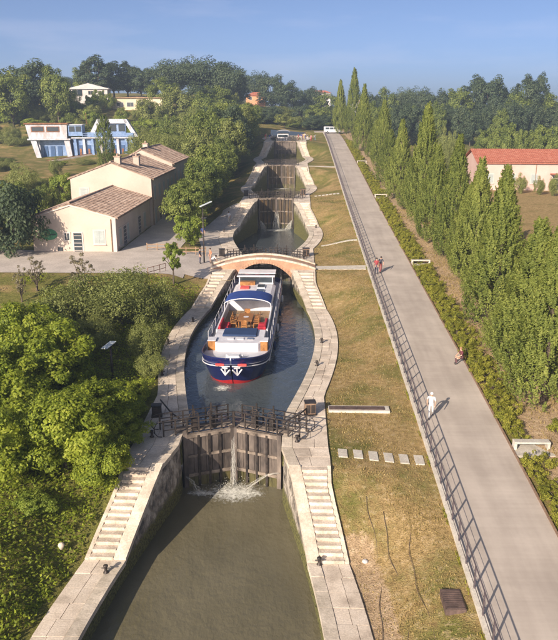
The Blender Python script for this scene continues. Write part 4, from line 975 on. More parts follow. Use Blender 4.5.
def make_cypress(name, mat, H, Rr, ntuft, nleaf, seed, lsize=.185, bulge=.30, rag=.12, tipq=.8):
    r_ = np.random.default_rng(seed)
    h = r_.uniform(0.015, 1, ntuft)**.9
    prof = np.where(h < bulge, .62+.38*np.sqrt(h/bulge), (np.maximum(0, 1-h)/(1-bulge))**tipq)
    ang = r_.uniform(0, 2*math.pi, ntuft)
    lob = 1+rag*np.sin(ang*3+h*9+seed)+rag*.7*np.sin(ang*5-h*17)
    rr = Rr*prof*lob*r_.uniform(.72, 1.0, ntuft)
    C = np.stack([rr*np.cos(ang), rr*np.sin(ang), h*H*.93], 1)
    tl = H*.085*r_.uniform(.6, 1.5, ntuft)*(.55+.55*prof); tw = tl*.20
    per = max(6, nleaf//ntuft); idx = np.repeat(np.arange(ntuft), per); n = len(idx)
    axis = np.stack([np.cos(ang)*.33, np.sin(ang)*.33, np.ones(ntuft)], 1); axis /= np.linalg.norm(axis, axis=1, keepdims=True)
    u = r_.uniform(0, 1, n); s = r_.normal(size=(n, 3)); s /= np.linalg.norm(s, axis=1, keepdims=True)
    P = C[idx]+axis[idx]*(u*tl[idx])[:, None]+s*(tw[idx]*(1-u*.85))[:, None]
    out = np.stack([np.cos(ang), np.sin(ang), np.full(ntuft, .25)], 1)
    Nn = s*.6+out[idx]*.7+r_.normal(0, .35, (n, 3))
    V, Q = leaf_quads(P, Nn, lsize, lsize*.42, r_)
    var = np.clip(.42+.2*r_.normal(size=n)+.17*r_.normal(size=ntuft)[idx]+.18*(u-.4), 0, 1)
    crown = np_mesh(name+'_crown', V, Q, mat, False, var)
    b = MB(); b.tube([(0, 0, -.4), (0, 0, H*.3), (0, 0, H*.85)], [.2*H/12, .14*H/12, .03], 7)
    for k in range(10):
        a = k*2.4; z = H*(.08+.07*k); q = Rr*.6*(1-k/12); b.tube([(0, 0, z), (q*math.cos(a), q*math.sin(a), z+.9)], [.05, .015], 4)
    return crown, b.mesh(name+'_trunk', M['bark'], True), H, Rr
KIND = {
 'walnutA': make_broad('walnut_a', LM['walnut'], 6.0, 3.6, 95, 15000, .25, 21, .12, loose=.3),
 'walnutB': make_broad('walnut_b', LM['walnut'], 5.4, 3.2, 80, 13000, .25, 22, .08, loose=.2),
 'oliveA': make_broad('olive_a', LM['olive'], 5.0, 4.2, 110, 15000, .20, 23, .02, aspect=.5),
 'oliveB': make_broad('olive_b', LM['olive'], 4.2, 3.2, 80, 11000, .19, 24, .02, aspect=.5),
 'broadA': make_broad('broad_a', LM['broad'], 10, 4.6, 85, 9000, .40, 25, .16),
 'broadB': make_broad('broad_b', LM['broad'], 11, 4.2, 80, 9000, .40, 26, .14),
 'broadC': make_broad('broad_c', LM['broad'], 8, 4.4, 70, 8000, .38, 27, .06),
 'limeA': make_broad('lime_a', LM['lime'], 4.5, 2.6, 50, 5500, .28, 28, .04),
 'darkA': make_broad('dark_a', LM['dark'], 12, 5.5, 85, 8000, .48, 29, .16),
 'darkB': make_broad('dark_b', LM['dark'], 14, 4.6, 80, 8000, .48, 30, .18),
 'greyA': make_broad('bank_a', LM['olive'], 9, 4.2, 75, 8000, .36, 36, .10),
 'pine': make_broad('pine', LM['dark'], 13, 8.0, 120, 11000, .48, 31, .45, .9, hollow=.5),
 'fig': make_broad('fig', LM['dark'], 7, 5.0, 95, 9000, .40, 32, .03),
 'sapling': make_broad('sapling', LM['grey'], 3.2, 1.0, 44, 1500, .12, 33, .15, loose=.9, hollow=.1),
 'limetree': make_broad('limetree', LM['lime'], 3.6, 1.5, 34, 2600, .20, 34, .35, loose=.5),
 'cypA': make_cypress('cyp_a', LM['cypress'], 12, 2.25, 950, 46000, 41, bulge=.14, rag=.10, tipq=1.0),
 'cypB': make_cypress('cyp_b', LM['cypress'], 12, 2.35, 950, 46000, 42, bulge=.12, rag=.15, tipq=1.1),
 'cypC': make_cypress('cyp_c', LM['cypress'], 12, 2.15, 900, 44000, 43, bulge=.20, rag=.12, tipq=.92),
 'cypS': make_cypress('cyp_s', LM['broad'], 12, 1.3, 420, 20000, 44, bulge=.45, rag=.06, tipq=.5),
 'hedgeA': make_broad('hedge_a', LM['shrub'], 1.05, .85, 26, 1500, .11, 45, .0, aspect=.5),
 'hedgeB': make_broad('hedge_b', LM['shrub'], .95, .8, 24, 1400, .11, 46, .0, aspect=.5),
 'hedgeC': make_broad('hedge_c', LM['shrub'], 1.15, .8, 24, 1500, .11, 47, .0, aspect=.5),
}
def plant(kind, X, Y, h, r_, label, cat='tree', name='broadleaf_tree', group=None, z=None):
    cm, tm, H, Rr = KIND[kind]
    t = empty(name, (X, Y, (zt(X, Y) if z is None else z)-.05), random.uniform(0, 6.28), label, cat, group)
    t.scale = (r_/Rr, r_/Rr, h/H)
    link('crown', cm, t); link('trunk' if cat == 'tree' else 'stem', tm, t); return t
def plant_px(kind, cx, top, Y, wpx, label, **k):
    v = aty(cx, top, Y); g = zt(v.x, Y); h = max(1.2, v.z-g); return plant(kind, v.x, Y, h, wpx*Y/FPX/2, label, **k)

# cypress row along the road, nearest last
CYP = [((341, 78), 232, 'cypC'), ((355, 66), 218, 'cypC'), ((365, 82), 178, 'cypA'), ((385, 98), 153, 'cypA'), ((377, 118), 166, 'cypB'), ((403, 117), 117, 'cypB'),
       ((391, 128), 133, 'cypC'), ((429, 99), 99, 'cypC'), ((416, 150), 107, 'cypB'), ((439, 142), 87.5, 'cypC'), ((461, 131), 80.5, 'cypA'), ((483, 154), 71.5, 'cypB'), ((473, 180), 76, 'cypC'), ((509, 161), 57.5, 'cypA'), ((496, 205), 64.5, 'cypB'), ((543, 213), 48.0, 'cypC'), ((526, 252), 52.5, 'cypB'), ((563, 222), 43.0, 'cypA')]
CYP.sort(key=lambda c: -c[1])
for i, (tip, Y, kind) in enumerate(CYP):
    v = aty(tip[0], tip[1], Y); h = v.z-zt(v.x, Y); wr = 2.5*(1.0 if h > 11 else .95)*random.uniform(.92, 1.1)
    if Y > 150: wr *= 1.0
    n = len(CYP)-i; od = {1: 'nearest', 2: 'second', 3: 'third', 4: 'fourth', 5: 'fifth', 6: 'sixth', 7: 'seventh', 8: 'eighth', 9: 'ninth', 10: 'tenth', 11: 'eleventh', 12: 'twelfth', 13: 'thirteenth', 14: 'fourteenth', 15: 'fifteenth', 16: 'sixteenth', 17: 'seventeenth', 18: 'farthest'}[n]
    plant(kind, v.x, Y, h, wr, '%s%s tall green cypress in the row right of the road' % (od, ' from the camera' if 1 < n < 18 else ''), name='cypress_tree', group='cypress row beside the road')
v = aty(103, 113, 158)
plant('cypS', v.x, 158, v.z-zt(v.x, 158), 1.75, 'single slim cypress standing in front of the boat lift machine', name='cypress_tree')

# hedge shrubs between road and dirt strip
BENCH = [37.7, 77.6, 118.8, 158.0]
y = 22.0; k = 0
while y < 200:
    if all((y < b_-1.9 or y > b_+.75) for b_ in BENCH):
        for row in range(2):
            x = 16.6+row*.75+random.uniform(-.12, .12); s = random.uniform(.8, 1.15)*(1.0 if y > 34 else .85)
            if row and random.random() < .25: continue
            plant(('hedgeA', 'hedgeB', 'hedgeC')[k % 3], x, y+random.uniform(-.2, .2), 1.0*s, .72*s, 'small yellow-green shrub in the clipped hedge along the right road edge', 'shrub', 'hedge_shrub', 'hedge shrubs along the road'); k += 1
    y += 1.05 if y < 110 else 1.6
for X, Y, s in ((18.4, 39.2, 1.1), (17.6, 33.4, 1.0), (18.3, 32.2, 1.1), (17.9, 30.4, .9), (18.9, 36.8, .8), (17.0, 29.0, .9), (17.8, 27.6, .9)):
    plant('hedgeB', X+.8, Y, s, s*.8, 'loose green shrub on the dirt behind the hedge near the closest bench', 'shrub', 'hedge_shrub', 'loose shrubs behind the hedge')

# near left trees
near = [('walnutA', 97, 384, 38.8, 92, 'bright green walnut tree overhanging the left lower stairs'), ('walnutB', 42, 322, 44, 112, 'big bright green tree at the left picture edge above the bank'),
        ('walnutA', 2, 345, 41, 120, 'bright green tree cut off by the left picture border'), ('walnutB', 58, 415, 35.5, 105, 'low bright green tree in front of the others on the left bank'),
        ('walnutA', 12, 440, 34, 80, 'low bright tree at the left border above the dirt patch'),
        ('oliveA', 118, 268, 58.5, 105, 'wide olive green bushy tree behind the panel lamp'), ('oliveB', 70, 282, 56, 85, 'olive green bush left of the widest olive tree'),
        ('broadC', 25, 300, 53, 95, 'mid green bush on the left bank below the courtyard'), ('oliveB', 160, 282, 60, 52, 'olive green bush beside the left quay below the stairs'),
        ('oliveB', 146, 318, 51.5, 48, 'olive bush close to the left quay beside the barge'), ('oliveB', 150, 350, 47.5, 36, 'small olive bush on the quay edge right of the panel lamp'),
        ('oliveA', 86, 318, 52.5, 66, 'olive green tree just left of the panel lamp'), ('walnutB', 62, 345, 46.5, 66, 'bright green tree left below the panel lamp'), ('walnutB', 124, 395, 40.5, 50, 'small bright green tree below the panel lamp'),
        ('walnutA', 122, 418, 37.2, 58, 'leafy branch-like small tree over the top of the left lower stairs'), ('walnutB', 92, 448, 35.0, 62, 'low bright bush touching the left lower stairs'), ('walnutB', 84, 374, 42.5, 34, 'bright green tree just below the panel lamp on its left'), ('walnutB', 137, 378, 43.5, 30, 'bright green bush right of the panel lamp foot'), ('walnutA', 20, 300, 47, 90, 'bright green tree at the left border below the courtyard'), ('limeA', 33, 512, 30.8, 52, 'yellow-green bush on the slope above the ivy')]
for kd, cx, tp, Y, w, lab in near: plant_px(kd, cx, tp, Y, w, lab)
plant('walnutA', -8.5, 34.4, 4.6, 2.7, 'bright leafy tree leaning over the ivy left of the lower stairs'); plant('walnutA', -7.7, 36.6, 3.9, 2.6, 'bright leafy tree overhanging the quay left of the lowest gates'); plant('walnutB', -6.3, 33.3, 3.0, 1.7, 'low leafy shrub spilling over the top steps of the left stairs', 'shrub', 'bush'); plant('walnutB', -11.6, 32.8, 4.2, 2.6, 'bright leafy tree at the left border above the ivy slope')
# courtyard planting
plant_px('sapling', 80, 250, 64.5, 30, 'thin grey sapling at the courtyard edge below the shuttered window', name='sapling')
plant_px('sapling', 34, 254, 66.5, 24, 'thin grey sapling left at the courtyard edge', name='sapling'); plant_px('sapling', 18, 264, 64.0, 18, 'smallest thin sapling near the left end of the courtyard', name='sapling')
plant_px('limetree', 172, 240, 69.5, 26, 'young lime green tree beside the courtyard stairs', name='young_tree')
plant_px('fig', 6, 186, 81, 72, 'large dark green fig tree left of the house front')
plant_px('limeA', 188, 212, 87, 34, 'bright green bush beside the alley, closest to the fence', cat='shrub', name='bush')
for cx, tp, Y, w, kd, lab in ((62, 170, 122, 30, 'limeA', 'round lime bush behind the house left of the gable'), (45, 182, 112, 30, 'broadC', 'dark bush left of the lime bush behind the house'), (22, 165, 128, 34, 'oliveB', 'grey green bush below the rail track'),
                              (55, 158, 150, 16, 'oliveB', 'small bush in front of the machine portal'), (80, 178, 128, 20, 'limeA', 'low lime bush near the shuttered upper window'), (12, 178, 106, 40, 'broadC', 'wide green bush above the fig tree'), (38, 196, 98, 26, 'broadC', 'green bush between fig tree and house'), (152, 150, 165, 26, 'oliveB', 'olive bush behind the far chimney')):
    plant_px(kd, cx, tp, Y, w, lab, cat='shrub', name='bush')

# wooded left bank above the bridge
TR = random.Random(5)
def scatter(pts, kinds, label, group, hr, rr):
    for X, Y in pts: plant(TR.choice(kinds), X, Y, min(TR.uniform(*hr), 99 if Y < 180 or X < -26 else max(4.5, 23.6-zt(X, Y))), TR.uniform(*rr), label, group=group)
bankA = [(-10.9-TR.uniform(0, .9), y_+TR.uniform(-1, 1)) for y_ in np.arange(96, 150, 5.2)]
scatter(bankA, ['broadA', 'broadB', 'broadC', 'greyA'], 'leafy green tree in the wooded left bank beside the lock basins', 'trees on the left canal bank', (6.5, 10.0), (2.7, 3.4))
bankB = [(-13.4-TR.uniform(0, 5), y_+TR.uniform(-2, 2)) for y_ in np.arange(146, 235, 4.6)]+[(-11-TR.uniform(0, 2), y_) for y_ in np.arange(152, 236, 7)]
scatter(bankB, ['broadA', 'broadB', 'greyA', 'darkA'], 'taller green tree in the wooded left bank further up the flight', 'tall trees on the left bank', (9, 13), (3.4, 5.0))
bankC = [(-24+TR.uniform(-5, 6), y_+TR.uniform(-3, 3)) for y_ in np.arange(150, 236, 5)]+[(-22+TR.uniform(-4, 4), y_) for y_ in np.arange(146, 236, 8)]
scatter(bankC, ['broadB', 'broadC', 'greyA', 'oliveA'], 'rounded green tree in the wood behind the house', 'trees behind the house', (7, 10), (3.6, 5.4))
# shrubs on the slope behind the boat lift machine (low, the villas look over them)
for k in range(64):
    X = TR.uniform(-112, -26); Y = TR.uniform(206, 250); g = zt(X, Y); lim = aty(60, 100, Y).z
    kd = TR.choice(['oliveB', 'broadC', 'limeA', 'greyA']); h = min(TR.uniform(3, 6.5), max(1.6, lim-g))
    plant(kd, X, Y, h, TR.uniform(2.4, 4.6), 'low green bush on the slope behind the boat lift machine', 'shrub', 'bush', 'bushes on the slope behind the machine')
for k in range(26):
    X = TR.uniform(-105, -62); Y = TR.uniform(120, 182); plant(TR.choice(['broadC', 'oliveB', 'broadA']), X, Y, TR.uniform(3.5, 6), TR.uniform(2.6, 4.4), 'green tree at the left border below the boat lift machine', group='trees left of the machine')
for px_, tp, Y, w, kd, lab in ((74, 91, 255, 14, 'oliveB', 'olive bush hiding the left corner of the white villa'), (98, 88, 254, 18, 'broadC', 'green tree in front of the right side of the white villa'), (108, 92, 252, 14, 'broadC', 'green bush between the villa and the low yellow house'), (90, 94, 250, 12, 'limeA', 'lime bush below the white villa')):
    plant_px(kd, px_, tp, Y, w, lab, cat='shrub', name='bush')
for k in range(46):
    Y = TR.uniform(100, 184); X = TR.uniform(-.40*Y, -31 if Y < 140 else -26); plant(TR.choice(['oliveB', 'broadC', 'limeA', 'oliveB']), X, Y, TR.uniform(1.0, 2.6), TR.uniform(1.2, 2.8), 'low scrub bush on the grassy slope between house and boat lift machine', 'shrub', 'bush', 'scrub on the slope left of the house')
# skyline: (px, top py, distance, width px, kind)
SKY = [(-14, 70, 235, 60, 'darkA'), (8, 68, 228, 46, 'broadB'), (30, 59, 236, 62, 'darkA'), (54, 66, 232, 36, 'broadA'), (95, 56, 285, 40, 'darkB'), (84, 66, 290, 26, 'broadB'), (112, 62, 292, 34, 'darkB'), (126, 62, 300, 30, 'darkB'), (140, 66, 296, 30, 'darkA'), (152, 68, 300, 28, 'darkA'),
       (176, 62, 288, 54, 'pine'), (206, 59, 292, 60, 'pine'), (226, 66, 290, 44, 'pine'), (234, 74, 310, 30, 'darkA'), (256, 73, 345, 30, 'pine'), (272, 74, 330, 34, 'darkA'), (286, 80, 315, 30, 'darkA'), (163, 78, 262, 34, 'broadA'), (195, 82, 250, 30, 'darkB'), (218, 84, 258, 36, 'broadB'), (232, 92, 262, 24, 'greyA'), (262, 106, 280, 26, 'broadA'), (180, 86, 240, 40, 'greyA'), (205, 92, 236, 34, 'broadA'), (150, 96, 232, 30, 'greyA'),
       (302, 88, 330, 26, 'darkA'), (314, 86, 360, 26, 'darkA'), (326, 92, 340, 26, 'broadB'), (300, 104, 292, 30, 'darkA'), (318, 104, 286, 26, 'broadA'), (372, 92, 300, 26, 'darkA'), (388, 88, 310, 26, 'broadA'), (404, 90, 315, 30, 'pine'), (418, 89, 305, 28, 'pine'), (434, 92, 300, 28, 'darkA'), (446, 88, 305, 28, 'darkA'),
       (462, 86, 285, 30, 'broadB'), (478, 76, 290, 34, 'darkB'), (494, 75, 280, 36, 'darkA'), (510, 84, 286, 30, 'darkA'), (530, 76, 280, 32, 'darkB'), (542, 74, 290, 22, 'darkB'), (556, 94, 280, 34, 'broadA'), (574, 88, 280, 34, 'darkA'), (590, 84, 280, 40, 'darkA'), (520, 92, 270, 30, 'broadA')]
SKY.sort(); REG = [(60, 'above the boat lift machine'), (130, 'behind the white villa'), (165, 'above the low yellow house'), (235, 'on the wooded hill left of the canal'), (290, 'around the orange house'), (335, 'beyond the head of the road'), (455, 'behind the cypress row'), (999, 'beyond the pink building')]
ORD = ['first', 'second', 'third', 'fourth', 'fifth', 'sixth', 'seventh', 'eighth', 'ninth', 'tenth', 'eleventh', 'twelfth', 'thirteenth']; cnt = {}
for px_, tp, Y, w, kd in SKY:
    reg = next(r_ for lim, r_ in REG if px_ < lim); cnt[reg] = cnt.get(reg, 0)+1
    plant_px(kd, px_, tp, Y, w, '%s %s skyline tree from left %s' % (ORD[cnt[reg]-1], 'spreading pine' if kd == 'pine' else 'dark' if kd.startswith('dark') else 'mid green', reg), group='skyline trees')
for k in range(34):   # darker belt below the right skyline
    px_ = 372+k*6.6+TR.uniform(-3, 3); Y = TR.uniform(236, 262); tp = TR.uniform(100, 112)
    plant_px(TR.choice(['darkA', 'darkB', 'darkA', 'broadA']), px_, tp, Y, TR.uniform(18, 30), 'dark green tree in the belt beyond the pink building', group='tree belt right')
for px_, tp, Y, w in ((500, 124, 196, 24), (512, 120, 192, 22), (524, 127, 190, 18), (546, 122, 190, 26), (560, 124, 190, 22), (486, 126, 205, 20), (536, 126, 200, 20)):
    plant_px('broadC', px_, tp, Y, w, 'mid green bush just behind the pink building roof', cat='shrub', name='bush', group='bushes behind the pink building')
for i, (px_, tp, Y, w) in enumerate(((521, 174, 127, 15), (540, 177, 125, 13), (556, 175, 123, 14), (446, 130, 180, 20), (454, 134, 170, 14))):
    plant_px('oliveB', px_, tp, Y, w, ['olive bush left of the red door of the pink building', 'olive bush at the red door of the pink building', 'olive bush at the right picture border by the pink building', 'grey bush in the field behind the cypresses', 'small bush in the field behind the cypresses'][i], cat='shrub', name='bush')
for k in range(52):   # far scrub at the head of the road and beyond
    X = TR.uniform(-14, 40); Y = TR.uniform(262, 300) if X > 8 else TR.uniform(245, 285); plant(TR.choice(['darkA', 'broadC', 'greyA', 'darkA']), X, Y, TR.uniform(3.5, 6), TR.uniform(3, 5), 'dark low tree beyond the top of the lock flight', group='trees beyond the top basin')
for k in range(60):
    Y = TR.uniform(330, 700); X = TR.uniform(-.5*Y, .55*Y); plant(TR.choice(['darkA', 'pine', 'darkB']), X, Y, TR.uniform(7, 11), TR.uniform(6, 10), 'distant dark tree far behind the skyline', group='distant trees')

# ground cover, grass blades
def ground_cover(name, n, xr, yr, ls, mat, label, hmax, seed, keep=None, asp=.6):
    r_ = np.random.default_rng(seed); X = r_.uniform(*xr, n); Y = r_.uniform(*yr, n)
    if keep is not None:
        m_ = np.array([keep(a, c) for a, c in zip(X, Y)]); X, Y = X[m_], Y[m_]
    Z = np.array([zt(a, c) for a, c in zip(X, Y)]); bmp = .5+.5*np.sin(X*1.7+np.sin(Y*.9)*2)*np.cos(Y*1.3+X*.4)
    P = np.stack([X, Y, Z+.03+hmax*bmp*r_.uniform(.15, 1, len(X))], 1); Nn = r_.normal(0, .55, (len(X), 3)); Nn[:, 2] += 1
    V, Q = leaf_quads(P, Nn, ls, ls*asp, r_); var = np.clip(.45+.25*r_.normal(size=len(X)), 0, 1)
    tag(link(name, np_mesh(name, V, Q, mat, False, var)), label, 'plants', kind='stuff')
ground_cover('ivy', 42000, (-22, -5.6), (14, 39), .19, LM['walnut'], 'green ivy and weeds covering the slope left of the lower stairs', .75, 3, lambda a, c: a < -qo(c)-.12-.3*abs(math.sin(c*2)) and not (math.hypot((a+11.5)/2.2, (c-35)/1.6) < 1))
ground_cover('weeds', 62000, (-30, -6), (38, 70), .18, LM['walnut'], 'green weeds on the bank below the courtyard', .8, 4, lambda a, c: a < -qo(c)-.15 and (a > -16 or c < 60 or math.sin(a*.9)*math.sin(c*.7) > .35))
def blades(name, n, xf, yr, h, mat, label, seed, dens):
    r_ = np.random.default_rng(seed); Y = r_.uniform(*yr, n); u = r_.uniform(0, 1, n); X = np.array([xf(c, k_) for c, k_ in zip(Y, u)])
    keep = np.array([dens(a, c) for a, c in zip(X, Y)]) > r_.uniform(0, 1, n); X, Y = X[keep], Y[keep]; n = len(X)
    Z = np.array([zt(a, c) for a, c in zip(X, Y)]); a = r_.uniform(0, 6.28, n); hh = h*r_.uniform(.4, 1.3, n); w = .035
    lean = r_.normal(0, .4, (n, 2))*hh[:, None]; ca, sa = np.cos(a)*w, np.sin(a)*w
    V = np.stack([np.stack([X-ca, Y-sa, Z-.02], 1), np.stack([X+ca, Y+sa, Z-.02], 1), np.stack([X+lean[:, 0], Y+lean[:, 1], Z+hh], 1)], 1).reshape(-1, 3)
    me = np_mesh(name, V, None, mat, False, np.clip(r_.normal(.5, .3, n), 0, 1), np.arange(n*3).reshape(-1, 3)); tag(link(name, me), label, 'grass', kind='stuff')
def gd(x, y): return .25+.75*max(0, math.sin(x*1.1+math.sin(y*.35)*3)*math.sin(y*.55+x*.3))
blades('dry_grass', 60000, lambda c, u: qo(c)+.1+u*(10.9-qo(c)), (15, 120), .085, LM['drygrass'], 'dry yellowing grass on the strip between quay and road', 8, gd)
blades('edge_weeds', 9000, lambda c, u: 11.02+u*.16 if u < .5 else 16.02+(u-.5)*.5, (15, 120), .16, LM['shrub'], 'weeds creeping along both road edges', 12, lambda a, c: max(0, math.sin(c*1.9+a)*math.sin(c*.47)))
blades('dry_grass', 26000, lambda c, u: 17.7+u*4.5, (22, 110), .16, LM['drygrass'], 'straw coloured dry grass under the cypresses', 9, gd)

# ------------------------------------------------------------------ benches, lamps, bollards, boxes, fence
for i, yb in enumerate(BENCH):
    z = rampz(yb)-.05; t = empty('concrete_bench', (17.1, yb, z), 0, ['nearest pale concrete bench between the hedge shrubs', 'second pale concrete bench up the road from the camera', 'third pale concrete bench up the road', 'farthest pale concrete bench up the road'][i], 'bench', 'concrete benches in the hedge')
    MB().box(-1.02, 1.02, -.24, .24, .40, .52).build('seat', M['concrete'], t, bevel=.015)
    for sx in (-1, 1): MB().box(sx*.93-.08, sx*.93+.08, -.22, .22, -.15, .398).build('leg', M['concrete'], t, bevel=.01)
    MB().box(-1.1, 1.1, -.9, .5, -.2, .035).build('footing', M['concrete'], t)
def panel_lamp(px, py_base, py_top, Y, label):
    v = aty(px, py_base, Y); g = zt(v.x, Y); top = aty(px, py_top, Y).z; h = top-g
    t = empty('street_lamp', (v.x, Y, g), R(20), label, 'lamp')
    MB().tube([(0, 0, -.3), (0, 0, h)], [.10, .075], 10).build('pole', M['iron'], t, True)
    b = MB().box(-.28, .28, -.55, .55, 0, .07).build('lamp_panel', M['lamp_head'], t, bevel=.015); b.location = (-.12, -.05, h+.06); b.rotation_euler = (R(12), R(-8), R(-45))
    MB().box(-.08, .08, -.08, .08, h-.12, h+.06).build('bracket', M['iron'], t)
panel_lamp(113, 384, 346, 47.0, 'dark lamp post with flat pale panel head among the left bushes')
v = atz(206, 262, 5.35)
t = empty('street_lamp', (v.x-.2, v.y, zt(v.x-.2, v.y)), 0, 'tall slim dark lamp post with long pale head beside the bridge', 'lamp'); hh = aty(206, 208, v.y).z-zt(v.x-.2, v.y)
MB().tube([(0, 0, -.3), (0, 0, hh)], [.09, .06], 10).build('pole', M['iron'], t, True); MB().tube([(0, 0, hh-.05), (.5, .1, hh+.35)], .05, 6).build('arm', M['iron'], t)
b = MB().box(-.16, .16, -.75, .75, 0, .09).build('lamp_head', M['lamp_head'], t, bevel=.02); b.location = (.35, .05, hh+.38); b.rotation_euler = (R(18), 0, R(-55))
def bollard(x, y, label):
    t = empty('mooring_bollard', (x, y, zq(y)+.012), 0, label, 'bollard', 'iron mooring bollards on the quays')
    b = MB(); b.lathe([(.13, 0), (.13, .04), (.075, .07), (.07, .30), (.11, .34), (.11, .40), (.05, .43)], (0, 0, 0), 12); b.build('post', M['iron'], t, True); MB().tube([(-.2, 0, .25), (.2, 0, .25)], .025, 6).build('cross_pin', M['iron'], t)
bl = [(163, 344, 'left quay beside the barge, farther one'), (158, 375, 'left quay beside the barge bow'), (320, 343, 'right quay level with the barge bow'), (316, 366, 'right quay between barge and gates'), (152, 437, 'left quay just below the lowest gates'), (297, 442, 'right quay just below the lowest gates'), (107, 573, 'foot of the left lower stairs'), (313, 565, 'foot of the right lower stairs'), (198, 322, 'left quay at the foot of the bridge stairs'), (224, 232, 'left quay of the basin behind the bridge'), (316, 228, 'right quay of the basin behind the bridge')]
for px, py, lab in bl:
    Zq = 1.0 if py > 540 else 3.4 if py > 300 else 5.3
    v = atz(px, py, Zq); x = math.copysign(min(max(abs(v.x), hw(v.y)+.5), qo(v.y)-.3), v.x); bollard(x, v.y, 'small iron mooring bollard on the '+lab)
def ctrl_box(px, py, Zq, s, label):
    v = atz(px, py, Zq); x = math.copysign(min(max(abs(v.x), hw(v.y)+.6), qo(v.y)-.4), v.x); t = empty('gate_control_box', (x, v.y, zq(v.y)+.01), R(8), label, 'box', 'gate control boxes')
    MB().box(-.36*s, .36*s, -.3*s, .3*s, .06, .88*s).build('cabinet', M['steel_edge'] if px > 280 else M['iron'], t, bevel=.02); MB().box(-.42*s, .42*s, -.36*s, .36*s, 0, .06).build('plinth', M['iron'], t); MB().box(-.4*s, .4*s, -.34*s, .34*s, .882*s, .94*s).build('lid', M['iron'], t, bevel=.01)
    for k in (-1, 1): MB().box(k*.17*s-.14*s, k*.17*s+.14*s, -.318*s, -.301*s, .15, .78*s).build('door', M['iron'], t)
ctrl_box(157, 416, 3.4, .8, 'dark iron control box at the left end of the lowest gates'); ctrl_box(310, 414, 3.4, .9, 'rusty brown control box at the right end of the lowest gates')
ctrl_box(222, 256, 5.3, .9, 'dark control box on the left behind the bridge'); ctrl_box(306, 256, 5.3, 1.0, 'dark control box on the right behind the bridge')
ctrl_box(246, 196, 7.7, 1.0, 'dark control box left of the third gates'); ctrl_box(303, 195, 7.7, 1.1, 'dark control box right of the third gates')
# hydraulic ram from box to gate railing
for sx, nm in ((-1, 'left'), (1, 'right')):
    b = MB(); b.tube([(sx*4.9, 42.2, 3.95), (sx*3.9, 40.4, 3.85), (sx*2.9, 39.3, 3.75)], .05, 8); b.lathe([(.08, 0), (.08, .55)], (sx*3.9, 40.4, 3.4), 8)
    tag(b.build('gate_ram', M['iron'], smooth=True), 'dark iron push rod working the %s lowest gate' % nm, 'machinery')
b = MB(); g = zt(-7.4, 29.6); b.lathe([(.07, -.1), (.12, .02), (.16, .12), (.13, .2), (.05, .25)], (-7.4, 29.6, g+.35), 14); tag(b.build('white_stone', M['quay'], smooth=True), 'round white boulder in the ivy beside the left lower stairs', 'stone')
def fence(x0, x1, y, n, label, h=.9):
    z = zt((x0+x1)/2, y); t = empty('wooden_fence', (x0, y, z), 0, label, 'fence')
    for k in range(n+1): MB().box((x1-x0)*k/n-.05, (x1-x0)*k/n+.05, -.05, .05, -.2, h).build('post', M['fence_wood'], t)
    for zz in (.35, .75): MB().box(0, x1-x0, -.09, -.052, zz-.05, zz+.05).build('rail', M['fence_wood'], t)
fence(-14.2, -10.6, 83.9, 3, 'low brown fence across the alley between house and bushes'); fence(-10.4, -7.0, 82.0, 3, 'low brown fence beside the lamp post near the bridge')
# courtyard stair handrail
t = empty('stair_handrail', (-11.3, 70.2, zt(-11.3, 70.2)), R(60), 'thin brown handrail on the short stairs below the courtyard', 'handrail')
for k in range(4): MB().tube([(k*.9, 0, -.1), (k*.9, 0, .95)], .03, 6).build('post', M['rust'], t)
for z in (.5, .95): MB().tube([(0, 0, z), (2.7, 0, z)], .03, 6).build('rail', M['rust'], t)

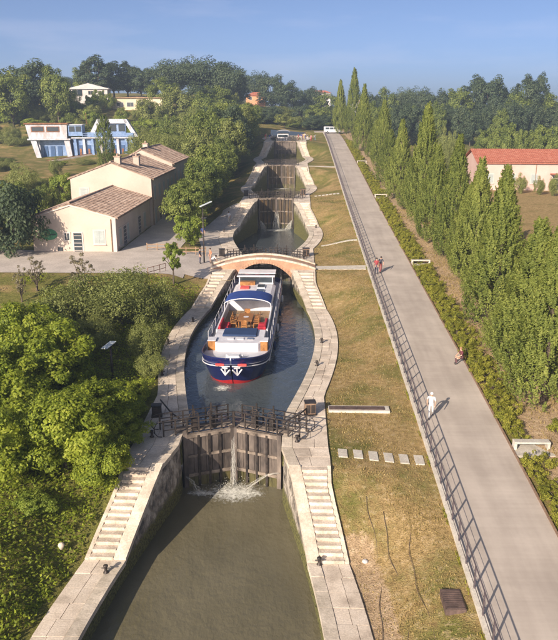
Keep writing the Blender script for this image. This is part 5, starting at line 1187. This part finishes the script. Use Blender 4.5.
# ------------------------------------------------------------------ people
def body_mesh(name, J, E, rad):
    me = bpy.data.meshes.new(name); me.from_pydata(J, E, []); o = bpy.data.objects.new(name+'_tmp', me); COL.objects.link(o)
    sk = o.modifiers.new('skin', 'SKIN'); sk.use_smooth_shade = True
    for i, r_ in enumerate(rad): me.skin_vertices[0].data[i].radius = (r_[0], r_[1]) if isinstance(r_, tuple) else (r_, r_)
    me.skin_vertices[0].data[0].use_root = True
    o.modifiers.new('sub', 'SUBSURF').levels = 1
    dg = bpy.context.evaluated_depsgraph_get(); out = bpy.data.meshes.new_from_object(o.evaluated_get(dg)); out.name = name
    bpy.data.objects.remove(o); return out
def pose(name, kind):
    if kind == 'stand': pel, che, nk, hd = (0, 0, .95), (0, .01, 1.35), (0, .01, 1.49), (0, .03, 1.62); arms = [((.19, 0, 1.42), (.25, .0, 1.14), (.25, .12, .90)), ((-.19, 0, 1.42), (-.25, -.02, 1.14), (-.24, .10, .90))]; legs = [((.09, 0, .90), (.10, .03, .5), (.11, 0, .08)), ((-.09, 0, .90), (-.11, .02, .5), (-.12, -.02, .08))]
    elif kind == 'walk': pel, che, nk, hd = (0, 0, .93), (0, .05, 1.34), (0, .07, 1.48), (0, .10, 1.61); arms = [((.19, .04, 1.41), (.25, -.12, 1.16), (.25, -.08, .92)), ((-.19, .05, 1.41), (-.25, .12, 1.15), (-.23, .30, 1.0))]; legs = [((.09, 0, .89), (.10, .22, .52), (.10, .27, .08)), ((-.09, 0, .89), (-.10, -.04, .48), (-.11, -.34, .14))]
    elif kind == 'sit': pel, che, nk, hd = (0, 0, .50), (0, .08, .88), (0, .11, 1.02), (0, .15, 1.15); arms = [((.19, .08, .95), (.26, .18, .72), (.16, .38, .62)), ((-.19, .08, .95), (-.26, .18, .72), (-.16, .38, .62))]; legs = [((.10, .05, .47), (.13, .45, .50), (.12, .44, .08)), ((-.10, .05, .47), (-.13, .45, .50), (-.12, .50, .08))]
    else: pel, che, nk, hd = (0, -.12, .86), (0, .24, 1.12), (0, .36, 1.16), (0, .47, 1.20); arms = [((.19, .27, 1.14), (.22, .42, .92), (.15, .52, .70)), ((-.19, .27, 1.14), (-.22, .42, .92), (-.15, .52, .70))]; legs = [((.10, -.1, .82), (.12, .10, .46), (.11, -.04, .08)), ((-.10, -.1, .82), (-.12, .10, .46), (-.11, -.08, .08))]
    J, E, Rd = [], [], []
    def add(p, r_, pa=None):
        J.append(tuple(p)); Rd.append(r_)
        if pa is not None: E.append((pa, len(J)-1))
        return len(J)-1
    P0 = add(pel, (.15, .11)); md = add([(a+c)/2 for a, c in zip(pel, che)], (.135, .10), P0); C0 = add(che, (.165, .11), md); N0 = add(nk, .055, C0); H0 = add(hd, (.085, .10), N0)
    up = Vector(hd)-Vector(nk); add(Vector(hd)+up.normalized()*.10, (.065, .075), H0)
    for sh, el, wr in arms:
        a = add(sh, .062, C0); b_ = add(el, .045, a); c = add(wr, .032, b_); d = (Vector(wr)-Vector(el)).normalized(); pm = add(Vector(wr)+d*.07, (.034, .022), c)
        sx = Vector((1, 0, 0)); add(Vector(wr)+d*.05+Vector((0, .05, 0)), .011, c)
        for k in range(4): add(Vector(wr)+d*(.15-.012*abs(k-1.2))+sx*(.022*(k-1.5)), .009, pm)
    for hp, kn, an in legs:
        a = add(hp, .085, P0); b_ = add(kn, .062, a); c = add(an, .045, b_); add((an[0], an[1]+.14, max(.035, an[2]-.05)), (.042, .03), c)
    me = body_mesh(name, J, E, Rd); nz, hz = nk[2], pel[2]
    pv, cv, nv = Vector(pel), Vector(che), Vector(nk)
    axis = (nv-pv).normalized()
    idx = []
    for p_ in me.polygons:
        c = p_.center; s_ = (c-pv).dot(axis); Lt = (nv-pv).length
        hand = min((c-Vector(wr)).length for _, _, wr in arms); foot = min((c-Vector((an[0], an[1]+.07, an[2]-.03))).length for _, _, an in legs)
        leg = min(min((c-Vector(hp).lerp(Vector(kn), f)).length for f in (.15, .5, .85)) for hp, kn, an in legs); leg2 = min(min((c-Vector(kn).lerp(Vector(an), f)).length for f in (.1, .5, .9)) for hp, kn, an in legs)
        arm = min(min((c-Vector(s0).lerp(Vector(e0), f)).length for f in (.2, .6, 1)) for s0, e0, w0 in arms); fore = min(min((c-Vector(e0).lerp(Vector(w0), f)).length for f in (.3, .7)) for s0, e0, w0 in arms)
        if s_ > Lt-.01 and (c-Vector(hd)).length < .22: k = 0
        elif hand < .19 or fore < min(.11, leg, leg2): k = 0
        elif foot < .11: k = 3
        elif min(leg, leg2) < arm and s_ < .08: k = 2
        else: k = 1
        idx.append(k)
    for m in (M['skin'], M['white_paint'], M['white_paint'], M['hair']): me.materials.append(m)
    me.polygons.foreach_set('material_index', idx); me.update()
    b = MB(); f_ = Vector(hd)
    b.lathe([(.099, -.005), (.104, .04), (.088, .10), (.055, .135), (.012, .148)], (f_.x, f_.y-.012, f_.z), 12); hair = b.mesh(name+'_hair', M['hair'], True)
    return me, hair
POSES = {k: pose('person_'+k, k) for k in ('stand', 'walk', 'sit', 'bend')}
CL = {}
def cloth(c):
    if c not in CL: CL[c] = plain('cloth_%d' % len(CL), c, .85)
    return CL[c]
def person(kind, X, Y, Z, rz, top, bot, label, group=None, hair=None, shoes=(.06, .05, .05), s=1.0):
    me, hm = POSES[kind]; o = link('person', me); o.location = (X, Y, Z); o.rotation_euler = (0, 0, rz); o.scale = (s, s, s)
    for i, m in ((1, cloth(top)), (2, cloth(bot)), (3, cloth(shoes))):
        o.material_slots[i].link = 'OBJECT'; o.material_slots[i].material = m
    h = link('hair', hm, o)
    if hair: h.material_slots[0].link = 'OBJECT'; h.material_slots[0].material = cloth(hair)
    return tag(o, label, 'person', group)
WH = (.66, .65, .64)
person('walk', 12.0, 41.2, rampz(41.2)+.005, R(180-12), WH, WH, 'person in white shirt, trousers and cap walking by the railing', hair=WH, s=1.0)
person('sit', 15.72, 49.8, rampz(49.8)+.005, R(105), (.13, .035, .045), (.10, .05, .055), 'person in dark red sitting on the road edge by the hedge', hair=(.30, .17, .09))
person('stand', 11.85, 73.4, rampz(73.4)+.005, R(170), (.30, .04, .05), (.05, .05, .10), 'person in red top beside the railing level with the bridge')
person('walk', 12.35, 74.0, rampz(74.0)+.005, R(185), (.06, .06, .08), (.45, .14, .13), 'person in dark top and reddish trousers beside another by the railing')
v = atz(212, 268, 5.35); person('bend', v.x, v.y, zq(v.y)+.02, R(-60), WH, (.35, .28, .22), 'person in white shirt bending down at the left end of the bridge', s=1.05)
v = atz(200, 263, 5.4); person('stand', v.x, v.y, zt(v.x, v.y)+.02, R(-100), (.05, .05, .07), (.07, .07, .10), 'person in dark clothes standing left of the lamp post')
v = atz(208, 262, 5.4); person('stand', v.x+.3, v.y, zt(v.x+.3, v.y)+.02, R(120), (.55, .22, .12), (.30, .16, .12), 'person in orange standing right beside the lamp post')
v = atz(203, 238, 5.6); person('stand', v.x, v.y, zt(v.x, v.y)+.02, R(200), (.05, .08, .30), (.30, .30, .34), 'person in blue top on the path behind the fence'); person('stand', v.x-1.2, v.y+.4, zt(v.x-1.2, v.y+.4)+.02, R(160), WH, (.2, .2, .24), 'person in white top on the path behind the fence')
v = atz(229, 223, 5.6); person('walk', v.x, v.y, zt(v.x, v.y)+.15, R(20), WH, (.5, .46, .4), 'person in white walking on the left quay above the bridge')
cols = [WH, (.5, .06, .06), (.06, .09, .3), (.55, .4, .2), (.08, .08, .09), (.6, .3, .3), WH, (.15, .3, .35)]
lab = ['white', 'red', 'blue', 'tan', 'black', 'pink', 'pale', 'teal']
for k in range(16):
    X = -3.4+k*.78+TR.uniform(-.3, .3); Y = 199+TR.uniform(0, 8) if X > 4 else TR.uniform(198.5, 200)
    if abs(X) < 3.1: X = (3.6 if X > 0 else -3.6)+TR.uniform(-.3, 2.2)*(1 if X > 0 else -1); Y = TR.uniform(197, 209); X = math.copysign(max(abs(X), hw(Y)+.6), X)
    z = zq(Y)+.015 if abs(X) < qo(Y) else zt(X, Y)
    person(TR.choice(['stand', 'walk']), X, Y, z, TR.uniform(0, 6.3), cols[k % 8], cols[(k*3+2) % 8], 'distant onlooker in %s among the crowd at the topmost gates' % lab[k % 8], 'crowd at the topmost gates')

# ------------------------------------------------------------------ van at the head of the road, white boat in the top basin
def build_van():
    Y = 232; t = empty('white_van', (13.9, Y, rampz(Y)+.01), R(90), 'white van parked across the head of the road', 'van')
    prof = [(-2.6, .35), (2.5, .35), (2.6, .8), (2.35, 1.1), (1.75, 1.25), (1.1, 2.0), (-2.5, 2.05), (-2.6, 1.9)]
    b = MB(); b.prism([(x, z) for x, z in prof], 'x', -.95, .95); b.v = [(y_, x_, z_) for x_, y_, z_ in b.v]; b.build('body', M['white_paint'], t, bevel=.05)
    for sy in (-1, 1):
        for xa, xb in ((-2.2, -1.0), (-.85, .25), (.4, 1.15)): MB().box(xa, xb, sy*.955-.012, sy*.955+.012, 1.25, 1.8).build('window', M['glass'], t)
        for x in (-1.6, 1.6):
            b = MB(); b.tube([(x, sy*.72, .34), (x, sy*.98, .34)], .34, 14); w = b.build('wheel', M['iron'], t, True); b = MB(); b.tube([(x, sy*.975, .34), (x, sy*1.0, .34)], .18, 10); b.build('rim', M['chrome'], w)
        MB().box(2.5, 2.63, sy*.7-.15, sy*.7+.15, .7, .9).build('headlight', M['white_glass'], t)
    t.rotation_euler = (0, 0, R(4))
build_van()
def build_top_boat():
    t = empty('white_boat', (-1.0, 214, 12.9), 0, 'white cabin boat with canopy in the topmost basin', 'boat')
    def half(y): return 2.1*(max(0, 1-(1-min(1, (y+6)/3.5))**2))**.5+.03
    ys = np.linspace(-6, 8, 22); b = MB()
    for sx in (1, -1): b.sheet([[(sx*half(y)*.85, y, -.3), (sx*half(y), y, 1.0)] for y in ys])
    b.sheet([[(-half(y), y, .95), (half(y), y, .95)] for y in ys]); b.sheet([[(x, 8, z) for x in (-half(8), half(8))] for z in (-.3, 1.0)]); b.build('hull', M['white_paint'], t)
    MB().box(-1.6, 1.6, -2.5, 7, .95, 2.2).build('cabin', M['white_paint'], t, bevel=.08)
    for sx in (-1, 1):
        for k in range(4): MB().box(sx*1.6-.015, sx*1.6+.015, -2+k*2.2, -.5+k*2.2, 1.35, 1.95).build('window', M['glass'], t)
    MB().box(-1.4, 1.4, -2.53, -2.5, 1.35, 1.95).build('windscreen', M['glass'], t)
    b = MB(); b.sheet([[(2.1*math.sin(a), y, 2.4+.7*math.cos(a)) for a in np.linspace(-1.3, 1.3, 9)] for y in (-3, 0, 3, 7)]); b.build('canopy', M['white_wall'], t, True)
build_top_boat()

# ------------------------------------------------------------------ haze
def haze():
    m = bpy.data.materials.new('haze_air'); m.use_nodes = True; N = m.node_tree.nodes; N.remove(N['Principled BSDF'])
    v = N.new('ShaderNodeVolumePrincipled'); v.inputs['Color'].default_value = (.62, .78, 1, 1); v.inputs['Density'].default_value = .00045; v.inputs['Anisotropy'].default_value = .1
    m.node_tree.links.new(v.outputs[0], N['Material Output'].inputs['Volume'])
    b = MB(); b.box(-960, 960, -40, 1160, -3, 62); tag(b.build('haze', m), 'thin pale air over the whole valley', 'haze', kind='stuff')
haze()
